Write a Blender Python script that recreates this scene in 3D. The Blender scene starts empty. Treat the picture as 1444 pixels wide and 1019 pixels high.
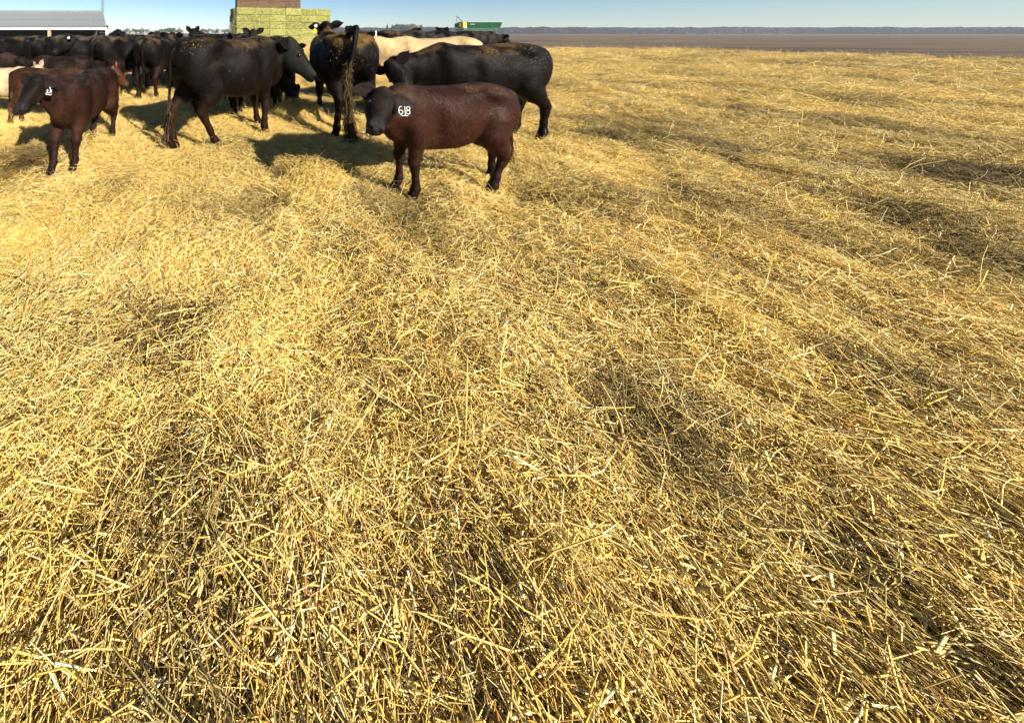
import bpy, math, random
import numpy as np
from mathutils import Vector, Matrix
R = math.radians
random.seed(7)
RNG = np.random.default_rng(7)
S = bpy.context.scene
COL = S.collection

# ------------------------------------------------------------------ camera, sky, sun, exposure
F, W, H0 = 450.0, 1444.0, 1.42          # focal length and frame width in photograph pixels, eye height
cam = bpy.data.objects.new('camera', bpy.data.cameras.new('camera'))
COL.objects.link(cam)
cam.location = (0, 0, H0)
cam.rotation_euler = (R(90), 0, 0)
cam.data.sensor_width = 36
cam.data.lens = 36 * F / W
cam.data.shift_x = (722 - 339) / W
cam.data.shift_y = -(509.5 - 47) / W
cam.data.clip_start = 0.05
cam.data.clip_end = 9000
S.camera = cam

SUN_EL = 28.0
SUN_DIR = Vector((0.577 * math.cos(R(SUN_EL)), -0.817 * math.cos(R(SUN_EL)), math.sin(R(SUN_EL))))   # towards the sun
world = bpy.data.worlds.new('World')
S.world = world
world.use_nodes = True
wn = world.node_tree
sky = wn.nodes.new('ShaderNodeTexSky')
sky.sky_type = 'NISHITA'
sky.sun_disc = False
sky.sun_elevation = R(SUN_EL)
sky.sun_rotation = math.atan2(SUN_DIR.x, SUN_DIR.y)
sky.air_density = 1.0
sky.altitude = 1200
sky.dust_density = 0.12
sky.ozone_density = 4.0
wn.links.new(sky.outputs[0], wn.nodes['Background'].inputs[0])
wn.nodes['Background'].inputs[1].default_value = 0.056
sun = bpy.data.objects.new('sun', bpy.data.lights.new('sun', 'SUN'))
COL.objects.link(sun)
sun.data.energy = 5.0
sun.data.angle = R(0.53)
sun.data.color = (1.0, 0.93, 0.82)
sun.rotation_euler = (-SUN_DIR).to_track_quat('-Z', 'Y').to_euler()
S.view_settings.view_transform = 'Standard'
S.view_settings.look = 'None'
S.view_settings.gamma = 1
S.view_settings.use_curve_mapping = False
S.view_settings.exposure = 1.1
S.cycles.max_bounces = 6
S.cycles.diffuse_bounces = 3
S.cycles.transparent_max_bounces = 4

# ------------------------------------------------------------------ numeric helpers
def _hash(ix, iy, iz, seed):
    n = (ix * 374761393 + iy * 668265263 + iz * 2147483647 + seed * 974634773).astype(np.int64)
    n = (n ^ (n >> 13)) * 1274126177
    n = n ^ (n >> 16)
    return (n & 0xffff) / 65535.0

def vnoise(p, scale=1.0, seed=0):
    """smooth value noise 0..1 at points p (n,3)"""
    p = np.asarray(p, dtype=np.float64) * scale
    i = np.floor(p).astype(np.int64)
    f = p - i
    f = f * f * (3 - 2 * f)
    out = 0
    for dx in (0, 1):
        for dy in (0, 1):
            for dz in (0, 1):
                w = (f[:, 0] if dx else 1 - f[:, 0]) * (f[:, 1] if dy else 1 - f[:, 1]) * (f[:, 2] if dz else 1 - f[:, 2])
                out = out + w * _hash(i[:, 0] + dx, i[:, 1] + dy, i[:, 2] + dz, seed)
    return out

def fbm(p, scale=1.0, seed=0, octs=3):
    a, t, out = 1.0, 0.0, 0.0
    for k in range(octs):
        out = out + a * vnoise(p, scale * 2 ** k, seed + k)
        t += a
        a *= 0.5
    return out / t

def sstep(a, b, x):
    t = np.clip((x - a) / (b - a), 0, 1)
    return t * t * (3 - 2 * t)

def ground_z(x, y):
    """height of the straw bedding"""
    x = np.atleast_1d(np.asarray(x, float)); y = np.atleast_1d(np.asarray(y, float))
    p = np.stack([x, y, np.zeros_like(x)], 1)
    r = np.hypot(x, y)
    amp = 1 - sstep(18, 40, r)
    z = (fbm(p, 0.9, 11, 2) - 0.5) * 0.10 + (fbm(p, 2.6, 12, 2) - 0.5) * 0.10 + (fbm(p, 7.0, 15, 2) - 0.5) * 0.05
    z = z * amp
    z = z + 0.10 * np.exp(-(((x - 0.75) / 0.5) ** 2 + ((y - 5.0) / 0.6) ** 2))
    z = z + 0.05 * np.exp(-(((x + 2.28) / 0.3) ** 2 + ((y - 3.25) / 0.4) ** 2))
    z = z + 0.14 * np.exp(-(((x - 0.98) / 0.28) ** 2 + ((y - 5.3) / 0.3) ** 2))
    return z

def dirt_at(x, y):
    """0 clean straw .. 1 trodden, dunged straw"""
    x = np.atleast_1d(np.asarray(x, float)); y = np.atleast_1d(np.asarray(y, float))
    p = np.stack([x, y, np.zeros_like(x)], 1)
    n = fbm(p, 0.8, 31, 3)
    d = sstep(0.60, 0.76, n) * 0.55
    n2 = fbm(p, 2.6, 35, 2)
    d = np.maximum(d, sstep(0.70, 0.82, n2) * 0.75)
    wob = (fbm(p, 5.0, 41, 2) - 0.5) * 0.7
    for cx, cy, rx, ry, s in SPOTS:
        q = ((x - cx) / rx) ** 2 + ((y - cy) / ry) ** 2
        d = np.maximum(d, s * (1 - sstep(0.35, 1.25, q + wob)))
    return np.clip(d, 0, 1)

def at(u, v):
    """ground point seen at photograph pixel (u, v)"""
    y = F * H0 / (v - 47.0)
    return ((u - 339.0) / F * y, y)

def px(u, v, y):
    """world point at photograph pixel (u, v) at distance y"""
    return np.array(((u - 339.0) / F * y, y, H0 - (v - 47.0) / F * y))

SPOTS = []
for u, v, rx, ry, s in ((24, 243, .33, .50, 1.0), (50, 264, .16, .14, .8), (395, 240, .24, .17, .9), (350, 213, .14, .12, .5),
                        (300, 262, .12, .1, .5), (238, 268, .1, .1, .45), (173, 258, .11, .08, .9), (455, 150, .5, .5, .55),
                        (335, 205, .2, .2, .5), (480, 330, .16, .12, .8), (820, 300, .3, .2, .7), (930, 420, .12, .08, .6),
                        (1180, 350, .3, .2, .55), (250, 480, .16, .10, .85), (1000, 210, .6, .4, .7), (720, 430, .16, .12, .8), (1330, 250, .7, .5, .8), (860, 200, .5, .35, .7), (120, 760, .09, .06, .8), (1060, 800, .12, .07, .8), (420, 880, .08, .05, .7), (1250, 560, .2, .12, .8),
                        (640, 640, .12, .07, .75)):
    x, y = at(u, v)
    SPOTS.append((x, y, rx, ry, s))

# ------------------------------------------------------------------ mesh / object helpers
def make_mesh(name, verts, faces, smooth=True, color=None, cname='coat'):
    me = bpy.data.meshes.new(name)
    verts = np.asarray(verts, dtype=np.float32)
    if isinstance(faces, np.ndarray):
        nf, k = faces.shape
        me.vertices.add(len(verts)); me.vertices.foreach_set('co', verts.ravel())
        me.loops.add(nf * k); me.loops.foreach_set('vertex_index', faces.ravel().astype(np.int32))
        me.polygons.add(nf); me.polygons.foreach_set('loop_start', np.arange(0, nf * k, k, dtype=np.int32))
        me.update(calc_edges=True)
        me.validate()
    else:
        me.from_pydata([tuple(v) for v in verts.tolist()], [], faces)
    if color is not None:
        c = np.ones((len(verts), 4), np.float32); c[:, :3] = color
        a = me.color_attributes.new(cname, 'FLOAT_COLOR', 'POINT')
        a.data.foreach_set('color', c.ravel())
    if smooth:
        me.polygons.foreach_set('use_smooth', np.ones(len(me.polygons), bool))
    me.update()
    return me

def link(name, me, mat=None, parent=None, label=None, cat=None, group=None, kind=None):
    o = bpy.data.objects.new(name, me)
    COL.objects.link(o)
    if mat is not None and me is not None and not me.materials:
        me.materials.append(mat)
    if parent is not None:
        o.parent = parent
    tag(o, label, cat, group, kind)
    return o

def tag(o, label=None, cat=None, group=None, kind=None):
    if label: o['label'] = label
    if cat: o['category'] = cat
    if group: o['group'] = group
    if kind: o['kind'] = kind

def thing(name, label, cat, loc=(0, 0, 0), rz=0.0, scale=1.0, group=None):
    o = bpy.data.objects.new(name, None)
    COL.objects.link(o)
    o.location = loc
    o.rotation_euler = (0, 0, rz)
    o.scale = (scale,) * 3
    o.empty_display_size = 0.2
    tag(o, label, cat, group)
    return o

class MB:
    """collects boxes, tubes and prisms into one mesh"""
    def __init__(s): s.v = []; s.f = []
    def add(s, vs, fs):
        b = len(s.v); s.v += [tuple(v) for v in vs]; s.f += [tuple(b + i for i in f) for f in fs]
    def box(s, x0, x1, y0, y1, z0, z1, bev=0.0):
        if bev <= 0:
            vs = [(x, y, z) for x in (x0, x1) for y in (y0, y1) for z in (z0, z1)]
            s.add(vs, [(0, 1, 3, 2), (4, 6, 7, 5), (0, 4, 5, 1), (2, 3, 7, 6), (0, 2, 6, 4), (1, 5, 7, 3)])
        else:
            import bmesh
            bm = bmesh.new()
            bmesh.ops.create_cube(bm, size=1)
            for v in bm.verts:
                v.co = ((x0 + x1) / 2 + v.co.x * (x1 - x0), (y0 + y1) / 2 + v.co.y * (y1 - y0), (z0 + z1) / 2 + v.co.z * (z1 - z0))
            bmesh.ops.bevel(bm, geom=bm.edges[:], offset=bev, segments=1, affect='EDGES')
            bm.verts.index_update()
            s.add([v.co[:] for v in bm.verts], [[v.index for v in f.verts] for f in bm.faces])
            bm.free()
        return s
    def tube(s, p0, p1, r0, r1=None, n=8, caps=True):
        r1 = r0 if r1 is None else r1
        a, b = Vector(p0), Vector(p1)
        d = (b - a).normalized()
        t = Vector((0, 0, 1)) if abs(d.z) < 0.9 else Vector((1, 0, 0))
        e1 = d.cross(t).normalized(); e2 = d.cross(e1)
        vs = []
        for c, r in ((a, r0), (b, r1)):
            for k in range(n):
                an = 2 * math.pi * k / n
                vs.append(c + e1 * math.cos(an) * r + e2 * math.sin(an) * r)
        fs = [(k, (k + 1) % n, n + (k + 1) % n, n + k) for k in range(n)]
        if caps: fs += [tuple(range(n))[::-1], tuple(range(n, 2 * n))]
        s.add(vs, fs)
        return s
    def mesh(s, name, smooth=False):
        me = bpy.data.meshes.new(name)
        me.from_pydata(s.v, [], s.f)
        if smooth: me.polygons.foreach_set('use_smooth', np.ones(len(me.polygons), bool))
        me.update()
        return me
    def build(s, name, mat, parent=None, smooth=False, **kw):
        return link(name, s.mesh(name, smooth), mat, parent, **kw)

# ------------------------------------------------------------------ materials
def new_mat(name):
    m = bpy.data.materials.new(name)
    m.use_nodes = True
    nt = m.node_tree
    return m, nt, nt.nodes['Principled BSDF']

def node(nt, t, **kw):
    n = nt.nodes.new(t)
    for k, v in kw.items():
        if k.startswith('i_'):
            n.inputs[int(k[2:])].default_value = v
        else:
            setattr(n, k, v)
    return n

def simple_mat(name, col, rough=0.7, metal=0.0, var=0.25, vscale=4.0, bump=0.15, bscale=40.0, spec=0.4, col2=None, stretch=None):
    """base colour with two scales of noise variation and a fine bump"""
    m, nt, b = new_mat(name)
    tc = node(nt, 'ShaderNodeTexCoord')
    vec = tc.outputs['Object']
    if stretch:
        mp = node(nt, 'ShaderNodeMapping'); mp.inputs['Scale'].default_value = stretch
        nt.links.new(vec, mp.inputs[0]); vec = mp.outputs[0]
    n1 = node(nt, 'ShaderNodeTexNoise'); n1.inputs['Scale'].default_value = vscale; n1.inputs['Detail'].default_value = 6
    nt.links.new(vec, n1.inputs['Vector'])
    rmp = node(nt, 'ShaderNodeValToRGB')
    c2 = col2 if col2 else tuple(c * (1 + var) for c in col)
    c1 = col if col2 else tuple(c * (1 - var) for c in col)
    rmp.color_ramp.elements[0].position = 0.3; rmp.color_ramp.elements[0].color = (*c1, 1)
    rmp.color_ramp.elements[1].position = 0.7; rmp.color_ramp.elements[1].color = (*c2, 1)
    nt.links.new(n1.outputs['Fac'], rmp.inputs[0])
    nt.links.new(rmp.outputs[0], b.inputs['Base Color'])
    b.inputs['Roughness'].default_value = rough
    b.inputs['Metallic'].default_value = metal
    b.inputs['Specular IOR Level'].default_value = spec
    if bump:
        n2 = node(nt, 'ShaderNodeTexNoise'); n2.inputs['Scale'].default_value = bscale; n2.inputs['Detail'].default_value = 4
        nt.links.new(vec, n2.inputs['Vector'])
        bp = node(nt, 'ShaderNodeBump'); bp.inputs['Strength'].default_value = bump; bp.inputs['Distance'].default_value = 0.02
        nt.links.new(n2.outputs['Fac'], bp.inputs['Height'])
        nt.links.new(bp.outputs[0], b.inputs['Normal'])
    return m

def coat_mat():
    m, nt, b = new_mat('animal_coat')
    at_ = node(nt, 'ShaderNodeAttribute'); at_.attribute_name = 'coat'
    tc = node(nt, 'ShaderNodeTexCoord')
    mp = node(nt, 'ShaderNodeMapping'); mp.inputs['Scale'].default_value = (22, 60, 22)
    nt.links.new(tc.outputs['Object'], mp.inputs[0])
    n1 = node(nt, 'ShaderNodeTexNoise'); n1.inputs['Scale'].default_value = 1.0; n1.inputs['Detail'].default_value = 6; n1.inputs['Roughness'].default_value = 0.7
    nt.links.new(mp.outputs[0], n1.inputs['Vector'])
    mr = node(nt, 'ShaderNodeMapRange'); mr.inputs[1].default_value = 0.25; mr.inputs[2].default_value = 0.75; mr.inputs[3].default_value = 0.6; mr.inputs[4].default_value = 1.45
    nt.links.new(n1.outputs['Fac'], mr.inputs[0])
    mx = node(nt, 'ShaderNodeVectorMath', operation='SCALE')
    nt.links.new(at_.outputs['Color'], mx.inputs[0]); nt.links.new(mr.outputs[0], mx.inputs['Scale'])
    nt.links.new(mx.outputs[0], b.inputs['Base Color'])
    b.inputs['Roughness'].default_value = 0.5
    b.inputs['Specular IOR Level'].default_value = 0.075
    n2 = node(nt, 'ShaderNodeTexNoise'); n2.inputs['Scale'].default_value = 9.0; n2.inputs['Detail'].default_value = 8; n2.inputs['Roughness'].default_value = 0.72
    nt.links.new(tc.outputs['Object'], n2.inputs['Vector'])
    bp = node(nt, 'ShaderNodeBump'); bp.inputs['Strength'].default_value = 0.55; bp.inputs['Distance'].default_value = 0.03
    nt.links.new(n2.outputs['Fac'], bp.inputs['Height'])
    nt.links.new(bp.outputs[0], b.inputs['Normal'])
    return m

def fur_mat():
    m, nt, b = new_mat('animal_fur')
    at_ = node(nt, 'ShaderNodeAttribute'); at_.attribute_name = 'coat'
    nt.links.new(at_.outputs['Color'], b.inputs['Base Color'])
    b.inputs['Roughness'].default_value = 0.48
    b.inputs['Specular IOR Level'].default_value = 0.11
    return m

def straw_mat(name, inst=True):
    m, nt, b = new_mat(name)
    a = node(nt, 'ShaderNodeAttribute'); a.attribute_name = 'straw'
    col = a.outputs['Color']
    if inst:
        d = node(nt, 'ShaderNodeAttribute', attribute_type='INSTANCER'); d.attribute_name = 'dirt'
        mul = node(nt, 'ShaderNodeMix', data_type='RGBA', blend_type='MULTIPLY'); mul.inputs[0].default_value = 1.0
        mul.inputs[7].default_value = (0.065, 0.040, 0.028, 1)
        nt.links.new(col, mul.inputs[6])
        mx = node(nt, 'ShaderNodeMix', data_type='RGBA')
        nt.links.new(d.outputs['Fac'], mx.inputs[0]); nt.links.new(col, mx.inputs[6]); nt.links.new(mul.outputs[2], mx.inputs[7])
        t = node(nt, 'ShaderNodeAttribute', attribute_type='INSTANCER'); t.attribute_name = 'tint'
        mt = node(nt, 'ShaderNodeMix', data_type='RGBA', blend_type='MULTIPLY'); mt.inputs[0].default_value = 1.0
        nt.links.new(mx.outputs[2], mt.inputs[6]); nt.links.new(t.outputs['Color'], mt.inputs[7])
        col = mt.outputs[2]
    nt.links.new(col, b.inputs['Base Color'])
    b.inputs['Roughness'].default_value = 0.5
    b.inputs['Specular IOR Level'].default_value = 0.35
    return m

COAT = coat_mat()
FUR = fur_mat()
STRAW_I = straw_mat('straw_strands')
STRAW = straw_mat('straw_pieces', False)
M_EYE = simple_mat('eye', (0.012, 0.007, 0.005), rough=0.12, var=0.1, bump=0, spec=0.6)

# ------------------------------------------------------------------ ground
def ground_mat():
    m, nt, b = new_mat('bedding_ground')
    geo = node(nt, 'ShaderNodeNewGeometry')
    d = node(nt, 'ShaderNodeAttribute'); d.attribute_name = 'zone'      # r dirt, g field
    sep = node(nt, 'ShaderNodeSeparateColor'); nt.links.new(d.outputs['Color'], sep.inputs[0])
    n1 = node(nt, 'ShaderNodeTexNoise'); n1.inputs['Scale'].default_value = 55; n1.inputs['Detail'].default_value = 6; n1.inputs['Distortion'].default_value = 1.5
    n2 = node(nt, 'ShaderNodeTexNoise'); n2.inputs['Scale'].default_value = 0.5; n2.inputs['Detail'].default_value = 8; n2.inputs['Roughness'].default_value = .65
    mpf = node(nt, 'ShaderNodeMapping'); mpf.inputs['Scale'].default_value = (.06, .5, 1)
    nt.links.new(geo.outputs['Position'], mpf.inputs[0]); nt.links.new(mpf.outputs[0], n2.inputs['Vector']); nt.links.new(geo.outputs['Position'], n1.inputs['Vector'])
    r1 = node(nt, 'ShaderNodeValToRGB')
    e = r1.color_ramp.elements
    e[0].position = 0.3; e[0].color = (0.34, 0.22, 0.07, 1)
    e[1].position = 0.7; e[1].color = (0.68, 0.49, 0.18, 1)
    nt.links.new(n1.outputs['Fac'], r1.inputs[0])
    dm = node(nt, 'ShaderNodeMix', data_type='RGBA'); dm.inputs[7].default_value = (0.050, 0.030, 0.014, 1)
    nt.links.new(sep.outputs[0], dm.inputs[0]); nt.links.new(r1.outputs[0], dm.inputs[6])
    r2 = node(nt, 'ShaderNodeValToRGB')
    e = r2.color_ramp.elements
    e[0].position = 0.35; e[0].color = (0.075, 0.052, 0.034, 1)
    e[1].position = 0.7; e[1].color = (0.22, 0.16, 0.095, 1)
    nt.links.new(n2.outputs['Fac'], r2.inputs[0])
    fm = node(nt, 'ShaderNodeMix', data_type='RGBA')
    nt.links.new(sep.outputs[1], fm.inputs[0]); nt.links.new(dm.outputs[2], fm.inputs[6]); nt.links.new(r2.outputs[0], fm.inputs[7])
    nt.links.new(fm.outputs[2], b.inputs['Base Color'])
    b.inputs['Roughness'].default_value = 0.85
    b.inputs['Specular IOR Level'].default_value = 0.2
    bp = node(nt, 'ShaderNodeBump'); bp.inputs['Strength'].default_value = 0.8; bp.inputs['Distance'].default_value = 0.03
    nt.links.new(n1.outputs['Fac'], bp.inputs['Height']); nt.links.new(bp.outputs[0], b.inputs['Normal'])
    return m

def build_ground():
    nr, na = 330, 420
    rad = 0.25 * (5000 / 0.25) ** (np.arange(nr) / (nr - 1))
    # finer angles where the photograph looks
    t = np.linspace(0, 1, na, endpoint=False)
    ang = 2 * np.pi * t
    ang = ang - 0.55 * np.sin(ang - R(80))
    A, Rr = np.meshgrid(ang, rad)
    x, y = (Rr * np.cos(A)).ravel(), (Rr * np.sin(A)).ravel()
    z = ground_z(x, y) - 0.015
    verts = np.stack([x, y, z], 1)
    verts = np.vstack([verts, [[0, 0, float(ground_z(0, 0)[0])]]])
    i = np.arange(nr - 1)[:, None] * na; j = np.arange(na)[None, :]; jn = (j + 1) % na
    faces = np.stack([i + j, i + na + j, i + na + jn, i + jn], -1).reshape(-1, 4)
    cfaces = [(nr * na, k, (k + 1) % na) for k in range(na)]
    me = bpy.data.meshes.new('straw_bedding')
    me.from_pydata(verts.tolist(), [], faces.tolist() + cfaces)
    xx, yy = verts[:, 0], verts[:, 1]
    r = np.hypot(xx, yy)
    p = np.stack([xx, yy, xx * 0], 1)
    wob = (fbm(p, 0.08, 3, 3) - 0.5)
    wob = fbm(p, 0.09, 3, 4) - 0.5
    field = sstep(31, 50, r + wob * 60)
    c = np.zeros((len(verts), 4), np.float32); c[:, 3] = 1
    c[:, 0] = dirt_at(xx, yy) * 0.9
    c[:, 1] = field
    a = me.color_attributes.new('zone', 'FLOAT_COLOR', 'POINT')
    a.data.foreach_set('color', c.ravel())
    me.polygons.foreach_set('use_smooth', np.ones(len(me.polygons), bool))
    link('ground', me, ground_mat(), kind='structure')

def strand_mesh(strands, sides=3):
    """strands: list of (points (k,3), radius, colour) -> verts, faces, colours"""
    V, Fc, C = [], [], []
    b = 0
    for st_ in strands:
        pts, r, col = st_[:3]; fl = st_[3] if len(st_) > 3 else 1.0
        k = len(pts)
        d = pts[-1] - pts[0]
        d = d / (np.linalg.norm(d) + 1e-9)
        t = np.array((0, 0, 1.0)) if abs(d[2]) < 0.9 else np.array((1.0, 0, 0))
        e1 = np.cross(d, t); e1 /= np.linalg.norm(e1) + 1e-9
        e2 = np.cross(d, e1)
        ph = random.random() * 6.28 if fl == 1.0 else 0.0
        for q in range(k):
            for s_ in range(sides):
                an = ph + 2 * np.pi * s_ / sides
                V.append(pts[q] + (e1 * math.cos(an) + e2 * math.sin(an) * fl) * r)
                C.append(col)
        for q in range(k - 1):
            for s_ in range(sides):
                Fc.append((b + q * sides + s_, b + q * sides + (s_ + 1) % sides, b + (q + 1) * sides + (s_ + 1) % sides, b + (q + 1) * sides + s_))
        b += k * sides
    return np.array(V), np.array(Fc), np.array(C)

STRAW_COLS = np.array([(0.76, 0.55, 0.165), (0.80, 0.62, 0.24), (0.84, 0.71, 0.38), (0.68, 0.46, 0.10), (0.71, 0.52, 0.18), (0.32, 0.17, 0.05), (0.64, 0.50, 0.16)])
STRAW_W = np.array([0.26, 0.22, 0.15, 0.14, 0.10, 0.06, 0.07])

def straw_colour():
    c = STRAW_COLS[RNG.choice(len(STRAW_COLS), p=STRAW_W)]
    return np.minimum(c * RNG.uniform(0.8, 1.15), .88)

def clump_strands(n, radius, lmin, lmax, rise, zt=0.05, thick=(0.0007, 0.0021)):
    out = []
    for k in range(n):
        a, q = RNG.uniform(0, 2 * np.pi), radius * math.sqrt(RNG.uniform())
        c = np.array((q * math.cos(a), q * math.sin(a), RNG.uniform(0.0, zt)))
        L = lmin + (lmax - lmin) * RNG.uniform() ** 1.8
        h = RNG.uniform(0, 2 * np.pi)
        pit = RNG.normal(0, 0.16)
        if RNG.uniform() < rise: pit = RNG.uniform(0.3, 0.95)
        d = np.array((math.cos(h) * math.cos(pit), math.sin(h) * math.cos(pit), math.sin(pit)))
        bend = RNG.normal(0, 0.12, 3) * L; bend[2] = -abs(bend[2]) * 0.8 if L > 0.1 else 0
        ts = np.linspace(-0.5, 0.5, 4 if L > 0.12 else 2)
        pts = np.array([c + d * L * t + bend * (4 * t * t) for t in ts])
        if pit > 0.25: pts[:, 2] += abs(math.sin(pit)) * L * 0.45
        if len(pts) == 4 and RNG.uniform() < 0.4: pts[2:] += RNG.normal(0, .05, 3) * L * np.array((1, 1, .4))
        pts[:, 2] = np.maximum(pts[:, 2], -0.02)
        if L < 0.07 and RNG.uniform() < 0.45:
            out.append((pts, RNG.uniform(.0018, .0042), np.minimum(straw_colour() * 1.08, .88), .22))
        else:
            out.append((pts, thick[0] + (thick[1] - thick[0]) * RNG.uniform() ** 1.7, straw_colour()))
    return out

def build_straw():
    protos = bpy.data.collections.new('straw_clump_sources')
    specs = [(220, .20, .03, .18, .07), (210, .22, .03, .22, .06), (260, .18, .015, .12, .06), (200, .22, .04, .27, .10),
             (240, .20, .02, .14, .04), (210, .20, .03, .20, .14), (320, .19, .012, .07, .04), (190, .24, .04, .28, .06)]
    for k, sp in enumerate(specs):
        v, f, c = strand_mesh(clump_strands(*sp))
        me = make_mesh('straw_clump', v, f, True, c, 'straw')
        me.materials.append(STRAW_I)
        o = bpy.data.objects.new('straw_clump_%02d' % k, me)
        protos.objects.link(o)
    pts, scl = [], []
    def fill(r0, r1, dens, s0, s1, a0=-52, a1=74):
        area = (r1 * r1 - r0 * r0) * R(a1 - a0) / 2
        n = int(area * dens)
        r = np.sqrt(RNG.uniform(r0 * r0, r1 * r1, n)); a = RNG.uniform(R(a0), R(a1), n)
        pts.append(np.stack([r * np.sin(a), r * np.cos(a)], 1)); scl.append(RNG.uniform(s0, s1, n))
    fill(0.3, 2.2, 110, 0.7, 1.1, -65, 80)
    fill(2.2, 6.0, 80, 0.75, 1.15)
    fill(6.0, 12.0, 36, 0.9, 1.4)
    fill(12.0, 24.0, 13, 1.2, 2.0)
    fill(24.0, 46.0, 3.2, 1.8, 2.8)
    P = np.vstack(pts); sc = np.concatenate(scl)
    r = np.hypot(P[:, 0], P[:, 1])
    p3 = np.stack([P[:, 0], P[:, 1], r * 0], 1)
    keep = RNG.uniform(size=len(P)) > np.maximum(sstep(26, 54, r + (fbm(p3, 0.09, 3, 4) - 0.5) * 60), .30 * sstep(.55, .9, dirt_at(P[:, 0], P[:, 1])))
    P, sc, r, p3 = P[keep], sc[keep], r[keep], p3[keep]
    n = len(P)
    z = ground_z(P[:, 0], P[:, 1])
    tuft = np.exp(-(((P[:, 0] - 0.98) / 0.3) ** 2 + ((P[:, 1] - 5.3) / 0.35) ** 2))
    z = z + tuft * RNG.uniform(0, 0.08, n) + sstep(.52, .78, fbm(p3, 2.1, 71, 2)) * RNG.uniform(0, .10, n)
    e = 0.15
    gx = (ground_z(P[:, 0] + e, P[:, 1]) - ground_z(P[:, 0] - e, P[:, 1])) / (2 * e)
    gy = (ground_z(P[:, 0], P[:, 1] + e) - ground_z(P[:, 0], P[:, 1] - e)) / (2 * e)
    rot = np.stack([np.arctan(gy) + RNG.normal(0, .06, n), -np.arctan(gx) + RNG.normal(0, .06, n), np.zeros(n)], 1)
    me = bpy.data.meshes.new('loose_straw')
    me.vertices.add(n)
    me.vertices.foreach_set('co', np.stack([P[:, 0], P[:, 1], z], 1).astype(np.float32).ravel())
    a = me.attributes.new('rot', 'FLOAT_VECTOR', 'POINT'); a.data.foreach_set('vector', rot.astype(np.float32).ravel())
    a = me.attributes.new('spin', 'FLOAT', 'POINT'); a.data.foreach_set('value', RNG.uniform(0, 6.28, n).astype(np.float32))
    a = me.attributes.new('scl', 'FLOAT', 'POINT'); a.data.foreach_set('value', sc.astype(np.float32))
    a = me.attributes.new('pick', 'INT', 'POINT'); a.data.foreach_set('value', RNG.integers(0, len(specs), n).astype(np.int32))
    d = dirt_at(P[:, 0], P[:, 1]) * RNG.uniform(0.75, 1.1, n)
    a = me.attributes.new('dirt', 'FLOAT', 'POINT'); a.data.foreach_set('value', np.clip(d, 0, 1).astype(np.float32))
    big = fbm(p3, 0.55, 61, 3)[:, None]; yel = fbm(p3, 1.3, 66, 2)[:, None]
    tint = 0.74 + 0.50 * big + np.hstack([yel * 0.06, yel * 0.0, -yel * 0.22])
    a = me.attributes.new('tint', 'FLOAT_COLOR', 'POINT')
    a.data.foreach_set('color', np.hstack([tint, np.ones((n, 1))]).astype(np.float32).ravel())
    me.update()
    o = link('loose_straw', me, None, kind='stuff', label='golden loose straw bedding spread over the whole pen floor', cat='straw')
    ng = bpy.data.node_groups.new('scatter_straw', 'GeometryNodeTree')
    ng.interface.new_socket('Geometry', in_out='INPUT', socket_type='NodeSocketGeometry')
    ng.interface.new_socket('Geometry', in_out='OUTPUT', socket_type='NodeSocketGeometry')
    gi, go = ng.nodes.new('NodeGroupInput'), ng.nodes.new('NodeGroupOutput')
    ci = ng.nodes.new('GeometryNodeCollectionInfo'); ci.inputs[0].default_value = protos
    ci.inputs['Separate Children'].default_value = True; ci.inputs['Reset Children'].default_value = True
    ip = ng.nodes.new('GeometryNodeInstanceOnPoints'); ip.inputs['Pick Instance'].default_value = True
    def named(nm, ty):
        q = ng.nodes.new('GeometryNodeInputNamedAttribute'); q.data_type = ty; q.inputs[0].default_value = nm
        return q.outputs[0]
    L = ng.links
    L.new(gi.outputs[0], ip.inputs['Points']); L.new(ci.outputs[0], ip.inputs['Instance'])
    L.new(named('pick', 'INT'), ip.inputs['Instance Index'])
    L.new(named('rot', 'FLOAT_VECTOR'), ip.inputs['Rotation'])
    L.new(named('scl', 'FLOAT'), ip.inputs['Scale'])
    ri = ng.nodes.new('GeometryNodeRotateInstances')
    L.new(ip.outputs[0], ri.inputs[0])
    cx = ng.nodes.new('ShaderNodeCombineXYZ'); L.new(named('spin', 'FLOAT'), cx.inputs[2])
    L.new(cx.outputs[0], ri.inputs['Rotation'])
    L.new(ri.outputs[0], go.inputs[0])
    md = o.modifiers.new('scatter', 'NODES'); md.node_group = ng
    # single long straws lying loose on top, near the camera
    st = []
    for k in range(1500):
        rr = math.sqrt(RNG.uniform(0.4, 7.0 ** 2)); a_ = R(RNG.uniform(-52, 74))
        x, y = rr * math.sin(a_), rr * math.cos(a_)
        if dirt_at(x, y)[0] > .5: continue
        L_ = RNG.uniform(0.12, 0.36); h = RNG.uniform(0, 6.28); pit = RNG.normal(0.05, 0.14)
        c = np.array((x, y, float(ground_z(x, y)[0]) + RNG.uniform(0.035, 0.07)))
        dv = np.array((math.cos(h) * math.cos(pit), math.sin(h) * math.cos(pit), math.sin(pit)))
        bend = RNG.normal(0, 0.10, 3) * L_; bend[2] = -abs(bend[2])
        pts_ = np.array([c + dv * L_ * t + bend * 4 * t * t for t in np.linspace(-.5, .5, 5)])
        st.append((pts_, RNG.uniform(0.0011, 0.0021), np.minimum(straw_colour() * 1.15, 0.85)))
    v, f, c = strand_mesh(st)
    link('long_straw', make_mesh('long_straw', v, f, True, c, 'straw'), STRAW, kind='stuff', label='pale long straw stems lying loose on top of the bedding', cat='straw')

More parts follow.
